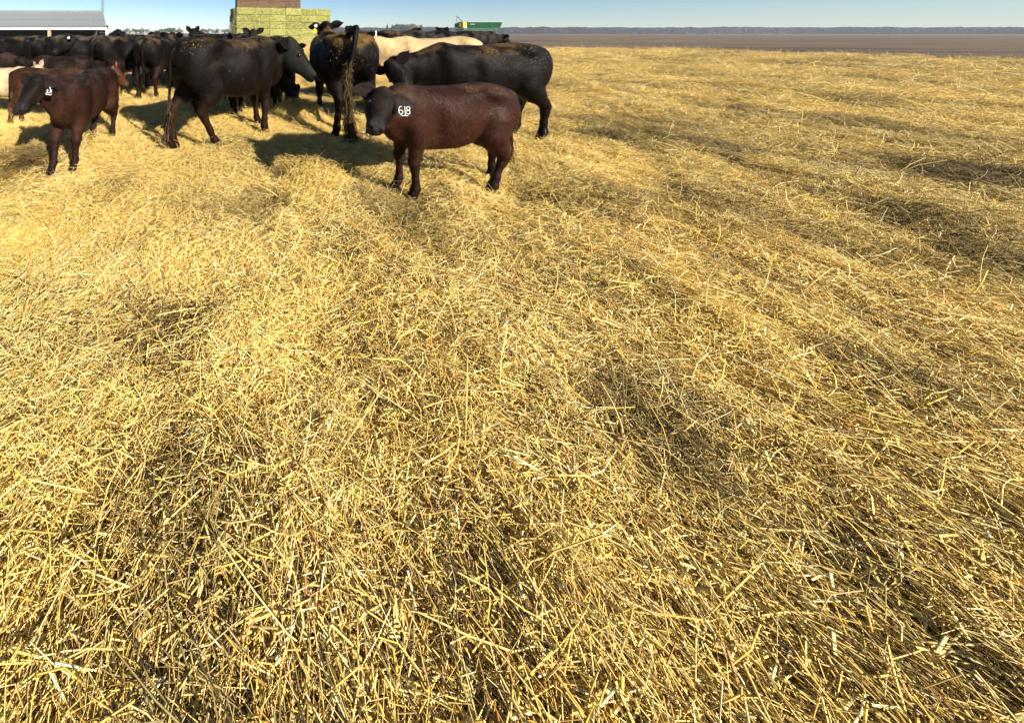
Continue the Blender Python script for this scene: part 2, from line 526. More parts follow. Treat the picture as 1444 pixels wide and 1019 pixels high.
# ------------------------------------------------------------------ animals: signed distance body, surface nets
def polyfit(xs, ys, x):
    """smooth (monotone cubic) interpolation of a profile"""
    xs = np.asarray(xs, float); ys = np.asarray(ys, float)
    h = np.diff(xs); dl = np.diff(ys) / h
    m = np.zeros(len(xs)); m[0], m[-1] = dl[0], dl[-1]
    for i in range(1, len(xs) - 1):
        m[i] = 0 if dl[i - 1] * dl[i] <= 0 else 2 * dl[i - 1] * dl[i] / (dl[i - 1] + dl[i])
    x = np.clip(x, xs[0], xs[-1])
    k = np.clip(np.searchsorted(xs, x, side='right') - 1, 0, len(xs) - 2)
    t = (x - xs[k]) / h[k]
    t2, t3 = t * t, t * t * t
    return ys[k] * (2 * t3 - 3 * t2 + 1) + h[k] * m[k] * (t3 - 2 * t2 + t) + ys[k + 1] * (-2 * t3 + 3 * t2) + h[k] * m[k + 1] * (t3 - t2)

class Field:
    def __init__(s, lo, hi, h):
        s.lo = np.array(lo, float); s.h = h
        s.n = np.ceil((np.array(hi) - s.lo) / h).astype(int) + 1
        s.ax = [s.lo[k] + h * np.arange(s.n[k]) for k in range(3)]
        s.D = np.full(tuple(s.n), 9.0, np.float32)
    def _box(s, lo, hi, pad):
        a = np.clip(np.floor((np.array(lo) - pad - s.lo) / s.h).astype(int), 0, s.n - 1)
        b = np.clip(np.ceil((np.array(hi) + pad - s.lo) / s.h).astype(int) + 1, 1, s.n)
        sl = tuple(slice(a[k], max(b[k], a[k] + 1)) for k in range(3))
        X, Y, Z = np.meshgrid(s.ax[0][sl[0]], s.ax[1][sl[1]], s.ax[2][sl[2]], indexing='ij', sparse=False)
        return sl, X, Y, Z
    def merge(s, fn, lo, hi, k=0.05, cut=False):
        sl, X, Y, Z = s._box(lo, hi, k + 3 * s.h)
        d = fn(X, Y, Z).astype(np.float32)
        a = s.D[sl]
        if cut:
            d = -d
            hh = np.clip(0.5 - 0.5 * (d - a) / -k * -1, 0, 1) if False else np.clip(0.5 + 0.5 * (d - a) / k, 0, 1)
            s.D[sl] = a * (1 - hh) + d * hh + k * hh * (1 - hh)
        else:
            hh = np.clip(0.5 + 0.5 * (d - a) / k, 0, 1)
            s.D[sl] = d * (1 - hh) + a * hh - k * hh * (1 - hh)
    def ellipsoid(s, c, r, k=0.06, rot=None, cut=False):
        c = np.array(c, float); r = np.array(r, float); M = np.eye(3) if rot is None else np.array(rot)
        def fn(X, Y, Z):
            q = np.stack([X - c[0], Y - c[1], Z - c[2]], -1) @ M.T
            l = np.sqrt(((q / r) ** 2).sum(-1))
            return (l - 1) * r.min() * np.where(l > 1, 1.0, 1.0)
        m = r.max()
        s.merge(fn, c - m, c + m, k, cut)
    def cone(s, p0, p1, r0, r1, up=(0, 0, 1), k=0.05):
        """tapered rod with elliptical section; r = radius or (side, up)"""
        p0, p1 = np.array(p0, float), np.array(p1, float)
        L = np.linalg.norm(p1 - p0); a = (p1 - p0) / L
        up = np.array(up, float)
        sd = np.cross(up, a); sd /= np.linalg.norm(sd) + 1e-9
        u = np.cross(a, sd)
        r0 = r0 if isinstance(r0, tuple) else (r0, r0); r1 = r1 if isinstance(r1, tuple) else (r1, r1)
        def fn(X, Y, Z):
            qx, qy, qz = X - p0[0], Y - p0[1], Z - p0[2]
            al = qx * a[0] + qy * a[1] + qz * a[2]
            t = np.clip(al / L, 0, 1)
            e = al - t * L
            y = qx * sd[0] + qy * sd[1] + qz * sd[2]
            z = qx * u[0] + qy * u[1] + qz * u[2]
            ry = r0[0] + (r1[0] - r0[0]) * t; rz = r0[1] + (r1[1] - r0[1]) * t
            mn = np.minimum(ry, rz)
            return (np.sqrt((y / ry) ** 2 + (z / rz) ** 2 + (e / mn) ** 2) - 1) * mn
        m = max(r0 + r1)
        s.merge(fn, np.minimum(p0, p1) - m, np.maximum(p0, p1) + m, k)
    def profile(s, o, a, u, xs, top, bot, wid, pw=2.3, endr=0.05, k=0.05):
        """body along axis a from o: top / bottom / half width given at stations xs"""
        o, a, u = np.array(o, float), np.array(a, float), np.array(u, float)
        sd = np.cross(u, a)
        L = xs[-1]; m = max(max(np.abs(top)), max(np.abs(bot)), max(wid))
        def fn(X, Y, Z):
            qx, qy, qz = X - o[0], Y - o[1], Z - o[2]
            al = qx * a[0] + qy * a[1] + qz * a[2]
            y = qx * sd[0] + qy * sd[1] + qz * sd[2]
            z = qx * u[0] + qy * u[1] + qz * u[2]
            t = np.clip(al, xs[0], xs[-1]); e = al - t
            T = polyfit(xs, top, t); B = polyfit(xs, bot, t); Wd = polyfit(xs, wid, t)
            c = (T + B) / 2; hh = (T - B) / 2
            zz = z - c
            mn = np.minimum(Wd, hh)
            return ((np.abs(y / Wd) ** pw + np.abs(zz / hh) ** pw + np.abs(e / endr) ** pw) ** (1 / pw) - 1) * mn
        e0, e1 = o + a * xs[0], o + a * xs[-1]
        s.merge(fn, np.minimum(e0, e1) - m, np.maximum(e0, e1) + m, k)
    def mesh(s, smooth=3):
        D = s.D; ins = D < 0
        nx, ny, nz = D.shape
        cs = np.zeros((nx - 1, ny - 1, nz - 1), np.int16)
        for dx in (0, 1):
            for dy in (0, 1):
                for dz in (0, 1):
                    cs += ins[dx:nx - 1 + dx, dy:ny - 1 + dy, dz:nz - 1 + dz]
        act = (cs > 0) & (cs < 8)
        idx = np.full(cs.shape, -1, np.int64)
        cells = np.argwhere(act)
        idx[act] = np.arange(len(cells))
        acc = np.zeros((len(cells), 3)); cnt = np.zeros(len(cells))
        corners = [(0, 0, 0), (1, 0, 0), (0, 1, 0), (1, 1, 0), (0, 0, 1), (1, 0, 1), (0, 1, 1), (1, 1, 1)]
        edges = [(0, 1), (2, 3), (4, 5), (6, 7), (0, 2), (1, 3), (4, 6), (5, 7), (0, 4), (1, 5), (2, 6), (3, 7)]
        val = [D[cells[:, 0] + c[0], cells[:, 1] + c[1], cells[:, 2] + c[2]] for c in corners]
        for e0, e1 in edges:
            a, b = val[e0], val[e1]
            m = (a < 0) != (b < 0)
            t = a[m] / (a[m] - b[m])
            c0, c1 = np.array(corners[e0], float), np.array(corners[e1], float)
            acc[m] += c0 + (c1 - c0) * t[:, None]; cnt[m] += 1
        V = (cells + acc / cnt[:, None]) * s.h + s.lo
        Q = []
        for ax in range(3):
            sl0 = [slice(None)] * 3; sl1 = [slice(None)] * 3
            sl0[ax] = slice(0, -1); sl1[ax] = slice(1, None)
            A, B = ins[tuple(sl0)], ins[tuple(sl1)]
            e = np.argwhere(A != B)
            b_, c_ = (ax + 1) % 3, (ax + 2) % 3
            ok = (e[:, b_] > 0) & (e[:, c_] > 0) & (e[:, b_] < D.shape[b_] - 1) & (e[:, c_] < D.shape[c_] - 1)
            e = e[ok]
            flip = A[e[:, 0], e[:, 1], e[:, 2]]
            def g(db, dc):
                q = e.copy(); q[:, b_] += db; q[:, c_] += dc
                return idx[q[:, 0], q[:, 1], q[:, 2]]
            q = np.stack([g(-1, -1), g(0, -1), g(0, 0), g(-1, 0)], 1)
            q[~flip] = q[~flip][:, ::-1]
            Q.append(q)
        Q = np.vstack(Q)
        E = np.vstack([Q[:, [0, 1]], Q[:, [1, 2]], Q[:, [2, 3]], Q[:, [3, 0]]])
        for k in range(smooth):
            sm = np.zeros_like(V); ct = np.zeros(len(V))
            np.add.at(sm, E[:, 0], V[E[:, 1]]); np.add.at(ct, E[:, 0], 1)
            np.add.at(sm, E[:, 1], V[E[:, 0]]); np.add.at(ct, E[:, 1], 1)
            V = V * 0.5 + 0.5 * sm / ct[:, None]
        return V, Q

def vert_normals(V, Q):
    n = np.cross(V[Q[:, 2]] - V[Q[:, 0]], V[Q[:, 3]] - V[Q[:, 1]])
    N = np.zeros_like(V)
    for k in range(4): np.add.at(N, Q[:, k], n)
    return N / (np.linalg.norm(N, axis=1, keepdims=True) + 1e-12)

def unit(v):
    v = np.array(v, float); return v / np.linalg.norm(v)

def tube_path(pts, rad, n=8):
    """closed tube along a smooth path -> verts, quads"""
    pts = np.array(pts, float); rad = np.array(rad, float)
    t = np.linspace(0, 1, len(pts)); tt = np.linspace(0, 1, len(pts) * 4)
    P = np.stack([polyfit(t, pts[:, k], tt) for k in range(3)], 1); rr = polyfit(t, rad, tt)
    V, Q = [], []
    prev = np.array((0, 1.0, 0))
    for i in range(len(P)):
        d = unit(P[min(i + 1, len(P) - 1)] - P[max(i - 1, 0)])
        e1 = prev - d * (prev @ d); e1 = unit(e1); e2 = np.cross(d, e1); prev = e1
        for k in range(n):
            a = 2 * np.pi * k / n
            V.append(P[i] + (e1 * math.cos(a) + e2 * math.sin(a)) * rr[i])
    for i in range(len(P) - 1):
        for k in range(n):
            Q.append((i * n + k, i * n + (k + 1) % n, (i + 1) * n + (k + 1) % n, (i + 1) * n + k))
    return np.array(V), np.array(Q), P, rr

def ear_geom(base, dirv, face, length, width):
    """cupped leaf shaped ear with thickness -> verts, quads, inner flag"""
    d = unit(dirv); f = np.array(face, float); f = unit(f - d * (f @ d)); w = np.cross(f, d)
    nu, nv = 9, 7
    V, inner = [], []
    for layer in (0, 1):
        for i in range(nu):
            t = i / (nu - 1)
            half = width * 0.5 * (0.34 + 0.9 * math.sin(math.pi * min(1, (t * 0.82 + 0.12))) ** 0.9) * (1 - t ** 6 * 0.75)
            if t > 0.8: half *= max(0.12, 1 - ((t - 0.8) / 0.2) ** 1.6)
            for j in range(nv):
                q = -1 + 2 * j / (nv - 1)
                cup = 0.42 * half * (q * q - 0.35) * (1.25 - 0.9 * t)
                th = 0.011 * (1 - layer) * (1 - 0.55 * abs(q) ** 3)
                V.append(np.array(base) + d * length * t * (1 - 0.05 * q * q) + w * half * q + f * (cup - th) - f * 0.02 * t * t)
                inner.append(layer)
    Q = []
    n1 = nu * nv
    for i in range(nu - 1):
        for j in range(nv - 1):
            a = i * nv + j
            Q.append((a, a + nv, a + nv + 1, a + 1))
            Q.append((n1 + a, n1 + a + 1, n1 + a + nv + 1, n1 + a + nv))
    for i in range(nu - 1):
        a = i * nv; Q.append((a, n1 + a, n1 + a + nv, a + nv))
        a = i * nv + nv - 1; Q.append((a, a + nv, n1 + a + nv, n1 + a))
    for j in range(nv - 1):
        a = (nu - 1) * nv + j; Q.append((a, n1 + a, n1 + a + 1, a + 1))
    return np.array(V), np.array(Q), np.array(inner)

BLACK = (0.0042, 0.0033, 0.0031)
COATS = {
    'black': dict(body=BLACK, low=(0.0057, 0.0040, 0.0033), head=(0.0050, 0.0045, 0.0043), leg=(0.0073, 0.0043, 0.0033), muzzle=(0.0067, 0.0060, 0.0057), ear=(0.0040, 0.0033, 0.0033), hoof=(0.0067, 0.0053, 0.0043), tail=BLACK),
    'blackbrown': dict(body=(0.0061, 0.0040, 0.0034), low=(0.0096, 0.0051, 0.0035), head=(0.0058, 0.0051, 0.0045), leg=(0.0185, 0.0077, 0.0048), muzzle=(0.0112, 0.0112, 0.0096), ear=(0.0038, 0.0032, 0.0032), hoof=(0.0064, 0.0051, 0.0041), tail=(0.0048, 0.0035, 0.0032)),
    'chocolate': dict(body=(0.0113, 0.0056, 0.0041), low=(0.0127, 0.0060, 0.0045), head=(0.0075, 0.0049, 0.0041), leg=(0.0113, 0.0056, 0.0041), muzzle=(0.0075, 0.0068, 0.0064), ear=(0.0075, 0.0049, 0.0041), hoof=(0.0075, 0.0060, 0.0049), tail=(0.0075, 0.0045, 0.0037)),
    'redcalf': dict(body=(0.0340, 0.0123, 0.0072), low=(0.0408, 0.0157, 0.0089), head=(0.0074, 0.0053, 0.0046), leg=(0.0204, 0.0089, 0.0064), muzzle=(0.0115, 0.0098, 0.0093), ear=(0.0064, 0.0051, 0.0051), hoof=(0.0102, 0.0068, 0.0059), tail=(0.0085, 0.0059, 0.0051), saddle=(0.0221, 0.0089, 0.0064)),
    'darkred': dict(body=(0.0263, 0.0106, 0.0068), low=(0.0408, 0.0161, 0.0093), head=(0.0074, 0.0053, 0.0046), leg=(0.0187, 0.0083, 0.0061), muzzle=(0.0115, 0.0098, 0.0093), ear=(0.0064, 0.0051, 0.0051), hoof=(0.0102, 0.0068, 0.0059), tail=(0.0085, 0.0059, 0.0051), saddle=(0.0140, 0.0072, 0.0056)),
    'rust': dict(body=(0.0346, 0.0114, 0.0056), low=(0.0588, 0.0228, 0.0100), head=(0.0588, 0.0190, 0.0081), leg=(0.0761, 0.0322, 0.0140), muzzle=(0.0346, 0.0190, 0.0120), ear=(0.0484, 0.0190, 0.0100), hoof=(0.0104, 0.0076, 0.0060), tail=(0.0042, 0.0034, 0.0036), saddle=(0.0208, 0.0076, 0.0048)),
    'cream': dict(body=(0.46, 0.335, 0.19), low=(0.36, 0.25, 0.14), head=(0.46, 0.34, 0.20), leg=(0.22, 0.145, 0.08), muzzle=(0.2, 0.13, 0.09), ear=(0.40, 0.29, 0.17), hoof=(0.04, 0.03, 0.02), tail=(0.3, 0.2, 0.12)),
    'tan': dict(body=(0.43, 0.305, 0.150), low=(0.26, 0.17, 0.085), head=(0.36, 0.25, 0.14), leg=(0.2, 0.13, 0.075), muzzle=(0.06, 0.045, 0.035), ear=(0.015, 0.010, 0.008), hoof=(0.04, 0.03, 0.02), tail=(0.3, 0.19, 0.11)),
}

def body_mesh(sp):
    """the body of one animal in its own frame (x forward, z up, adult size), as arrays"""
    calf = sp.get('calf', False)
    h = sp.get('h', 0.018)
    hs = sp.get('head_size', 0.56) * (1.0 if not calf else 1.0)
    poll = np.array(sp.get('poll', (1.02, 0, 1.42)), float)
    hd = unit(sp.get('head_dir', (0.75, 0, -0.66)))
    hu = np.array(sp.get('head_up', (0.3, 0, 1.0)), float); hu = unit(hu - hd * (hu @ hd))
    hsd = np.cross(hu, hd)                                   # left of the head
    nose = poll + hd * hs
    lo = np.array((-1.02, -0.52, -0.02)); hi = np.array((0.95, 0.52, 1.5))
    for q in (poll, nose): lo = np.minimum(lo, q - 0.26); hi = np.maximum(hi, q + 0.26)
    lo[2] = -0.04
    fd = Field(lo, hi, h)
    wf = 0.84 if calf else 1.0
    wf *= sp.get('fat', 1.0)
    br = 0.012 if calf else 0.0                              # belly raised
    xs = [-0.84, -0.78, -0.66, -0.48, -0.25, 0.0, 0.28, 0.50, 0.66, 0.76]
    top = np.array([1.19, 1.275, 1.325, 1.345, 1.32, 1.30, 1.305, 1.338, 1.285, 1.18])
    bot = np.array([0.98, 0.88, 0.80, 0.71, 0.61, 0.555, 0.545, 0.575, 0.68, 0.82]) + np.array([0, 0, .01, .03, br, br, br * .9, br * .5, 0, 0])
    wid = np.array([0.115, 0.195, 0.255, 0.285, 0.320, 0.350, 0.315, 0.240, 0.18, 0.105]) * wf
    xs0 = np.array(xs) - xs[0]
    fd.profile((xs[0], 0, 0), (1, 0, 0), (0, 0, 1), list(xs0), top, bot, wid, 2.25, 0.045, 0.02)
    for sgn in (1, -1):
        fd.ellipsoid((-0.47, sgn * 0.232 * wf, 1.232), (0.10, 0.070, 0.065), 0.07)             # hook bone
        fd.ellipsoid((-0.79, sgn * 0.095, 1.19), (0.06, 0.05, 0.06), 0.06)                    # pin bone
        c, s_ = math.cos(R(-22)), math.sin(R(-22))
        fd.ellipsoid((0.47, sgn * 0.185 * wf, 0.98), (0.125, 0.095, 0.27), 0.10, ((c, 0, s_), (0, 1, 0), (-s_, 0, c)))   # shoulder
        fd.ellipsoid((-0.60, sgn * 0.165 * wf, 0.97), (0.20, 0.125, 0.27), 0.10)              # thigh
    for sgn in (1, -1):
        fd.ellipsoid((-0.29, sgn * 0.37 * wf, 1.12), (0.14, 0.085, 0.11), 0.12, cut=True)   # flank hollow
        fd.ellipsoid((0.255, sgn * 0.395 * wf, 0.98), (0.055, 0.085, 0.25), 0.11, cut=True)     # behind the shoulder
        fd.ellipsoid((-0.30, sgn * 0.36 * wf, 0.80), (0.06, 0.06, 0.15), 0.10, cut=True)      # stifle fold
    fd.ellipsoid((0.67, 0, 0.84), (0.11, 0.09, 0.13), 0.10) if calf else fd.ellipsoid((0.70, 0, 0.76), (0.13, 0.11, 0.15), 0.12)   # brisket
    if sp.get('udder'):
        fd.ellipsoid((-0.40, 0, 0.62), (0.17, 0.14, 0.13), 0.06)
        for sx in (-0.47, -0.33):
            for sgn in (1, -1): fd.cone((sx, sgn * .07, .52), (sx, sgn * .075, .45), .018, .013, (1, 0, 0), .02)
    # neck
    occ = poll - hu * 0.17 * hs / 0.56 + hd * 0.03
    b0 = np.array((0.50, 0, 1.05)); b1 = occ
    mid = (b0 + b1) / 2 + np.array((0.03, 0, -0.02 if sp.get('neck_sag', 1) else 0.05)) - np.array((0, 0, 0.03))
    ng, nt_ = (0.80, 0.82) if calf else (1.0, 1.0)
    chain = [(b0, .20 * ng, .27), (b0 * .5 + mid * .5, .165 * ng, .235 * nt_), (mid, .138 * ng, .20 * nt_), (mid * .5 + b1 * .5, .115 * ng, .165 * nt_), (b1, .098 * ng, .135)]
    upn = np.array((0, 0, 1.0)) if abs(unit(b1 - b0)[2]) < 0.85 else np.array((1.0, 0, 0))
    for (p, a0, c0), (q, a1, c1) in zip(chain[:-1], chain[1:]):
        fd.cone(p, q, (a0, c0), (a1, c1), upn, 0.06)
    dl = sp.get('dewlap', 0.55 if calf else 1.0)
    if dl:
        jaw = occ + hd * 0.12 - hu * 0.12
        low = np.array((0.66, 0, 0.84)) if calf else np.array((0.74, 0, 0.74))
        mm = (jaw + low) / 2 + np.array((-0.02, 0, -0.03))
        fd.cone(jaw, mm, (.035, .06), (.045 * dl, .08 * dl), upn, 0.08); fd.cone(mm, low, (.045 * dl, .08 * dl), (.06 * (.6 + .4 * dl), .09 * (.5 + .5 * dl)), upn, 0.08)
    # head
    f = hs / 0.56
    ho = poll - hu * 0.11 * f
    hx = np.array([-0.02, 0.05, 0.14, 0.24, 0.34, 0.42, 0.48, 0.52, 0.545]) * f
    ht = np.array([0.070, 0.108, 0.114, 0.104, 0.086, 0.072, 0.068, 0.056, 0.034]) * f
    hb = np.array([-0.09, -0.135, -0.170, -0.178, -0.150, -0.118, -0.106, -0.092, -0.066]) * f
    hw = np.array([0.085, 0.118, 0.136, 0.124, 0.098, 0.083, 0.086, 0.079, 0.058]) * f * (1.12 if calf else 1.0)
    fd.profile(ho, hd, hu, list(hx), ht, hb, hw, 2.5, 0.03, 0.03)
    fd.ellipsoid(ho + hd * .02 * f + hu * .075 * f, np.array((.07, .075, .055)) * f, 0.05, np.array((hd, hsd, hu)))       # poll
    for sgn in (1, -1):
        fd.ellipsoid(ho + hd * .19 * f + hu * .045 * f + hsd * sgn * .095 * f, np.array((.055, .032, .04)) * f, 0.03, np.array((hd, hsd, hu)))   # brow
        fd.ellipsoid(ho + hd * .21 * f - hu * .08 * f + hsd * sgn * .075 * f, np.array((.12, .045, .075)) * f, 0.05, np.array((hd, hsd, hu)))    # cheek
        fd.ellipsoid(ho + hd * .515 * f + hu * .020 * f + hsd * sgn * .055 * f, np.array((.036, .034, .038)) * f, 0.025, np.array((hd, hsd, hu)))  # nostril wing
        fd.ellipsoid(ho + hd * .560 * f + hu * .016 * f + hsd * sgn * .050 * f, np.array((.026, .014, .020)) * f, 0.012, np.array((hd, hsd, hu)), True)
    fd.ellipsoid(ho + hd * .49 * f - hu * .065 * f, np.array((.07, .05, .03)) * f, 0.03, np.array((hd, hsd, hu)))           # lower lip
    # legs
    lr = 1.06 if calf else 1.0
    legs = sp.get('legs', {})
    def swing(pts, dx, dy, lift):
        out = []
        for x, y, z, r in pts:
            w = max(0.0, 1 - z / 0.82)
            out.append((x + dx * w, y + dy * w, z + lift * w * (1 if z < .45 else .6), r))
        return out
    for key, sgn in (('fl', 1), ('fr', -1)):
        dx, dy, lift = legs.get(key, (0, 0, 0))
        y = 0.165 * (0.9 if calf else 1) * sgn
        pts = [(.47, y, .90, .125), (.43, y * 1.03, .72, .10), (.455, y, .56, .066), (.475, y, .43, .058), (.468, y, .355, .041), (.462, y, .23, .034), (.46, y, .135, .044), (.485, y, .078, .039), (.508, y, .034, .054)]
        pts = swing(pts, dx, dy, lift)
        for (a, b) in zip(pts[:-1], pts[1:]): fd.cone(a[:3], b[:3], a[3] * lr, b[3] * lr, (1, .01, .01), 0.035)
    for key, sgn in (('hl', 1), ('hr', -1)):
        dx, dy, lift = legs.get(key, (0, 0, 0))
        y = 0.175 * (0.9 if calf else 1) * sgn
        pts = [(-.50, y * .95, .93, .17), (-.47, y * 1.05, .76, .155), (-.57, y * 1.05, .64, .116), (-.665, y * 1.02, .54, .068), (-.705, y, .485, .056), (-.69, y, .40, .043), (-.655, y, .25, .036), (-.635, y, .14, .046), (-.605, y, .080, .040), (-.58, y, .036, .055)]
        pts = swing(pts, dx, dy, lift)
        for (a, b) in zip(pts[:-1], pts[1:]): fd.cone(a[:3], b[:3], a[3] * lr, b[3] * lr, (1, .01, .01), 0.035)
    # flat soles, slight lumpiness
    zs = fd.ax[2][None, None, :].astype(np.float32)
    fd.D = np.maximum(fd.D, -zs * np.ones_like(fd.D) + 0.0)
    V, Q = fd.mesh(2)
    V = V + vert_normals(V, Q) * ((fbm(V, 5.0, sp.get('seed', 1), 2) - 0.5) * 0.022)[:, None]
    # colours
    c = COATS[sp['coat']]
    N = vert_normals(V, Q)
    body, low, head, leg = (np.array(c[k]) for k in ('body', 'low', 'head', 'leg'))
    head = np.array(sp.get('head_col', head))
    nz = fbm(V, 3.0, 20 + sp.get('seed', 1), 3)
    n2 = fbm(V, 9.0, 50 + sp.get('seed', 1), 2)
    C = np.tile(body, (len(V), 1))
    def mix(w, col):
        nonlocal C
        w = np.clip(w, 0, 1)[:, None]; C = C * (1 - w) + np.array(col) * w
    mix(sstep(0.95, 0.65, V[:, 2] + (nz - .5) * .5) * 0.8, low)
    if 'saddle' in c: mix(sstep(1.08, 1.24, V[:, 2] + (nz - .5) * .35) * 0.8, c['saddle'])
    mix(sstep(0.62, 0.40, V[:, 2] + (nz - .5) * .2), leg)
    mix(sstep(0.30, 0.14, V[:, 2] + (nz - .5) * .1) * 0.6, np.array(leg) * 0.45)
    mix(sstep(0.075, 0.06, V[:, 2]), c['hoof'])
    sh = (V - ho) @ hd / f; lat = (V - ho) @ hsd; vert = (V - ho) @ hu
    near = (np.hypot(lat, vert) < 0.24 * f) & (sh > -0.10) & (sh < 0.7)
    hm = near * sstep(-0.10 if calf else -.06, 0.09, sh + (nz - .5) * .10)
    if 'head_col' in sp:
        nk = (np.abs(V[:, 1] - (ho + hd * 0)[1] * 0) < 9) * sstep(.42, .75, (V - np.array((.0, 0, 0))) @ np.array((1.0, 0, 0)) + (nz - .5) * .25) * sstep(.75, 1.0, V[:, 2])
        mix(nk * .7, head)
    mix(hm * sp.get('face', 1.0), head)
    if calf: mix(near * sstep(-.02, -.11, vert / f + (nz - .5) * .08) * sstep(.40, .30, sh) * sp.get('jaw', .6), low * .9)
    mix(near * sstep(.40, .49, sh + (nz - .5) * .06), np.array(c['muzzle']) * (1.5 if calf else 1.2))
    nd = np.minimum(np.linalg.norm(V - (ho + hd * .55 * f + hu * .016 * f + hsd * .050 * f), axis=1), np.linalg.norm(V - (ho + hd * .55 * f + hu * .016 * f - hsd * .050 * f), axis=1))
    mix(sstep(.028 * f, .014 * f, nd), (.004, .003, .003))
    for sgn in (1, -1):
        ed = np.linalg.norm(V - (ho + hd * .225 * f + hu * .05 * f + hsd * sgn * (.138 if calf else .122) * f), axis=1)
        mix(sstep(.065 * f, .045 * f, ed) * .5, np.array(head) * 1.9 + np.array((.006, .002, .001))); mix(sstep(.042 * f, .026 * f, ed) * .85, np.array(head) * .3)
    mix(near * sstep(.014, .006, np.abs(vert / f + .052)) * sstep(.40, .46, sh) * .8, (.003, .002, .002))
    dust = sp.get('dust', 0.5)
    dw = sstep(0.25, 0.9, N[:, 2] + (nz - .5) * 0.9) * sstep(0.95, 1.15, V[:, 2]) * sstep(.40, .62, n2 * .5 + nz * .5) * dust * np.where(near, .25, 1.0)
    mix(dw * 0.75, sp.get('dust_col', (0.16, 0.105, 0.05)))
    mud = sstep(.60, .72, fbm(V, 2.2, 90 + sp.get('seed', 1), 3)) * sp.get('mud', 0.25)
    mix(mud * 0.5, (0.075, 0.045, 0.022))
    C = C * (0.8 + 0.4 * n2)[:, None]
    # ears, tail in the same mesh
    parts = [(V, Q, C)]
    ear_len, ear_w = 0.235 * f * sp.get('ear_len', 1.18 if calf else 1.0), 0.128 * f * (1.12 if calf else 1)
    ed = sp.get('ear_dir', (-0.22, 1.0, 0.10))               # along head axis, outwards, up
    ears = {}
    for sgn in (1, -1):
        e_ = sp.get('ear_dir_l' if sgn > 0 else 'ear_dir_r', ed)
        base = ho + hd * .045 * f + hu * .035 * f + hsd * sgn * .090 * f
        dv = hd * e_[0] + hsd * sgn * e_[1] + hu * e_[2]
        fc = hd * 0.45 + hu * 0.85 + hsd * sgn * 0.15
        v, q, inn = ear_geom(base, dv, fc, ear_len, ear_w)
        ec = np.tile(np.array(c['ear']), (len(v), 1)) * (1 + 0.9 * inn[:, None] * np.array((1.6, 1.1, .9)))
        if 'ear_in' in sp: ec[inn == 1] = np.array(sp['ear_in'])
        parts.append((v, q, ec))
        ears[sgn] = (base, unit(dv))
    tp = sp.get('tail', [(-.78, 0, 1.24), (-.855, 0, 1.20), (-.89, 0, 1.06), (-.885, 0, .8), (-.875, 0, .58)])
    tr = sp.get('tail_r', [.036, .029, .022, .017, .012])
    v, q, P, rr = tube_path(tp, tr)
    parts.append((v, q[:, ::-1], np.tile(np.array(c['tail']), (len(v), 1))))
    base = 0; Vs, Qs, Cs = [], [], []
    for v, q, cc in parts:
        Vs.append(v); Qs.append(q + base); Cs.append(cc); base += len(v)
    info = dict(ho=ho, hd=hd, hu=hu, hsd=hsd, f=f, ears=ears, tail=P, ear_len=ear_len, V=V, N=N, C=C, Q=Q)
    return np.vstack(Vs), np.vstack(Qs), np.vstack(Cs), info

def fur_mesh(info, n, length, seed, lift=0.25, width=0.0022):
    """short hairs lying over the coat, one slim triangle each"""
    rng = np.random.default_rng(seed)
    V, N, C, Q = info['V'], info['N'], info['C'], info['Q']
    ar = np.linalg.norm(np.cross(V[Q[:, 2]] - V[Q[:, 0]], V[Q[:, 3]] - V[Q[:, 1]]), axis=1)
    qi = rng.choice(len(Q), n, p=ar / ar.sum())
    w = rng.dirichlet((1, 1, 1, 1), n)
    pos = (V[Q[qi]] * w[:, :, None]).sum(1); nn = (N[Q[qi]] * w[:, :, None]).sum(1); col = (C[Q[qi]] * w[:, :, None]).sum(1)
    nn /= np.linalg.norm(nn, axis=1, keepdims=True)
    keep = pos[:, 2] > 0.12
    pos, nn, col = pos[keep], nn[keep], col[keep]; n = len(pos)
    fl = np.tile(np.array((-0.7, 0, -0.8)), (n, 1))
    sw = np.stack([fbm(pos, 4, 5, 2), fbm(pos, 4, 6, 2), fbm(pos, 4, 7, 2)], 1) - 0.5
    fl = fl + sw * 2.2 + rng.normal(0, .18, (n, 3))
    fl = fl - nn * (fl * nn).sum(1, keepdims=True)
    fl /= np.linalg.norm(fl, axis=1, keepdims=True) + 1e-9
    d = fl + nn * (lift * rng.uniform(0.4, 1.6, (n, 1)))
    d /= np.linalg.norm(d, axis=1, keepdims=True)
    sd = np.cross(nn, fl)
    L = (length * rng.uniform(0.6, 1.4, n) * (0.45 + 0.55 * sstep(.35, .75, pos[:, 2])) * np.where((np.linalg.norm(np.cross(pos - info['ho'], info['hd']), axis=1) < .2) & ((pos - info['ho']) @ info['hd'] > -.02), .38, 1))[:, None]
    v = np.stack([pos - nn * .003 + sd * width, pos - nn * .003 - sd * width, pos + d * L], 1).reshape(-1, 3)
    cc = np.repeat(col * rng.uniform(0.5, 1.9, (n, 1)), 3, 0)
    f = np.arange(3 * n).reshape(-1, 3)
    me = make_mesh('fur', v, f, True, cc)
    nv = np.repeat(nn + fl * 0.15 + rng.normal(0, .12, (n, 3)), 3, 0)
    nv /= np.linalg.norm(nv, axis=1, keepdims=True)
    me.normals_split_custom_set_from_vertices([tuple(q) for q in nv.tolist()])
    return me

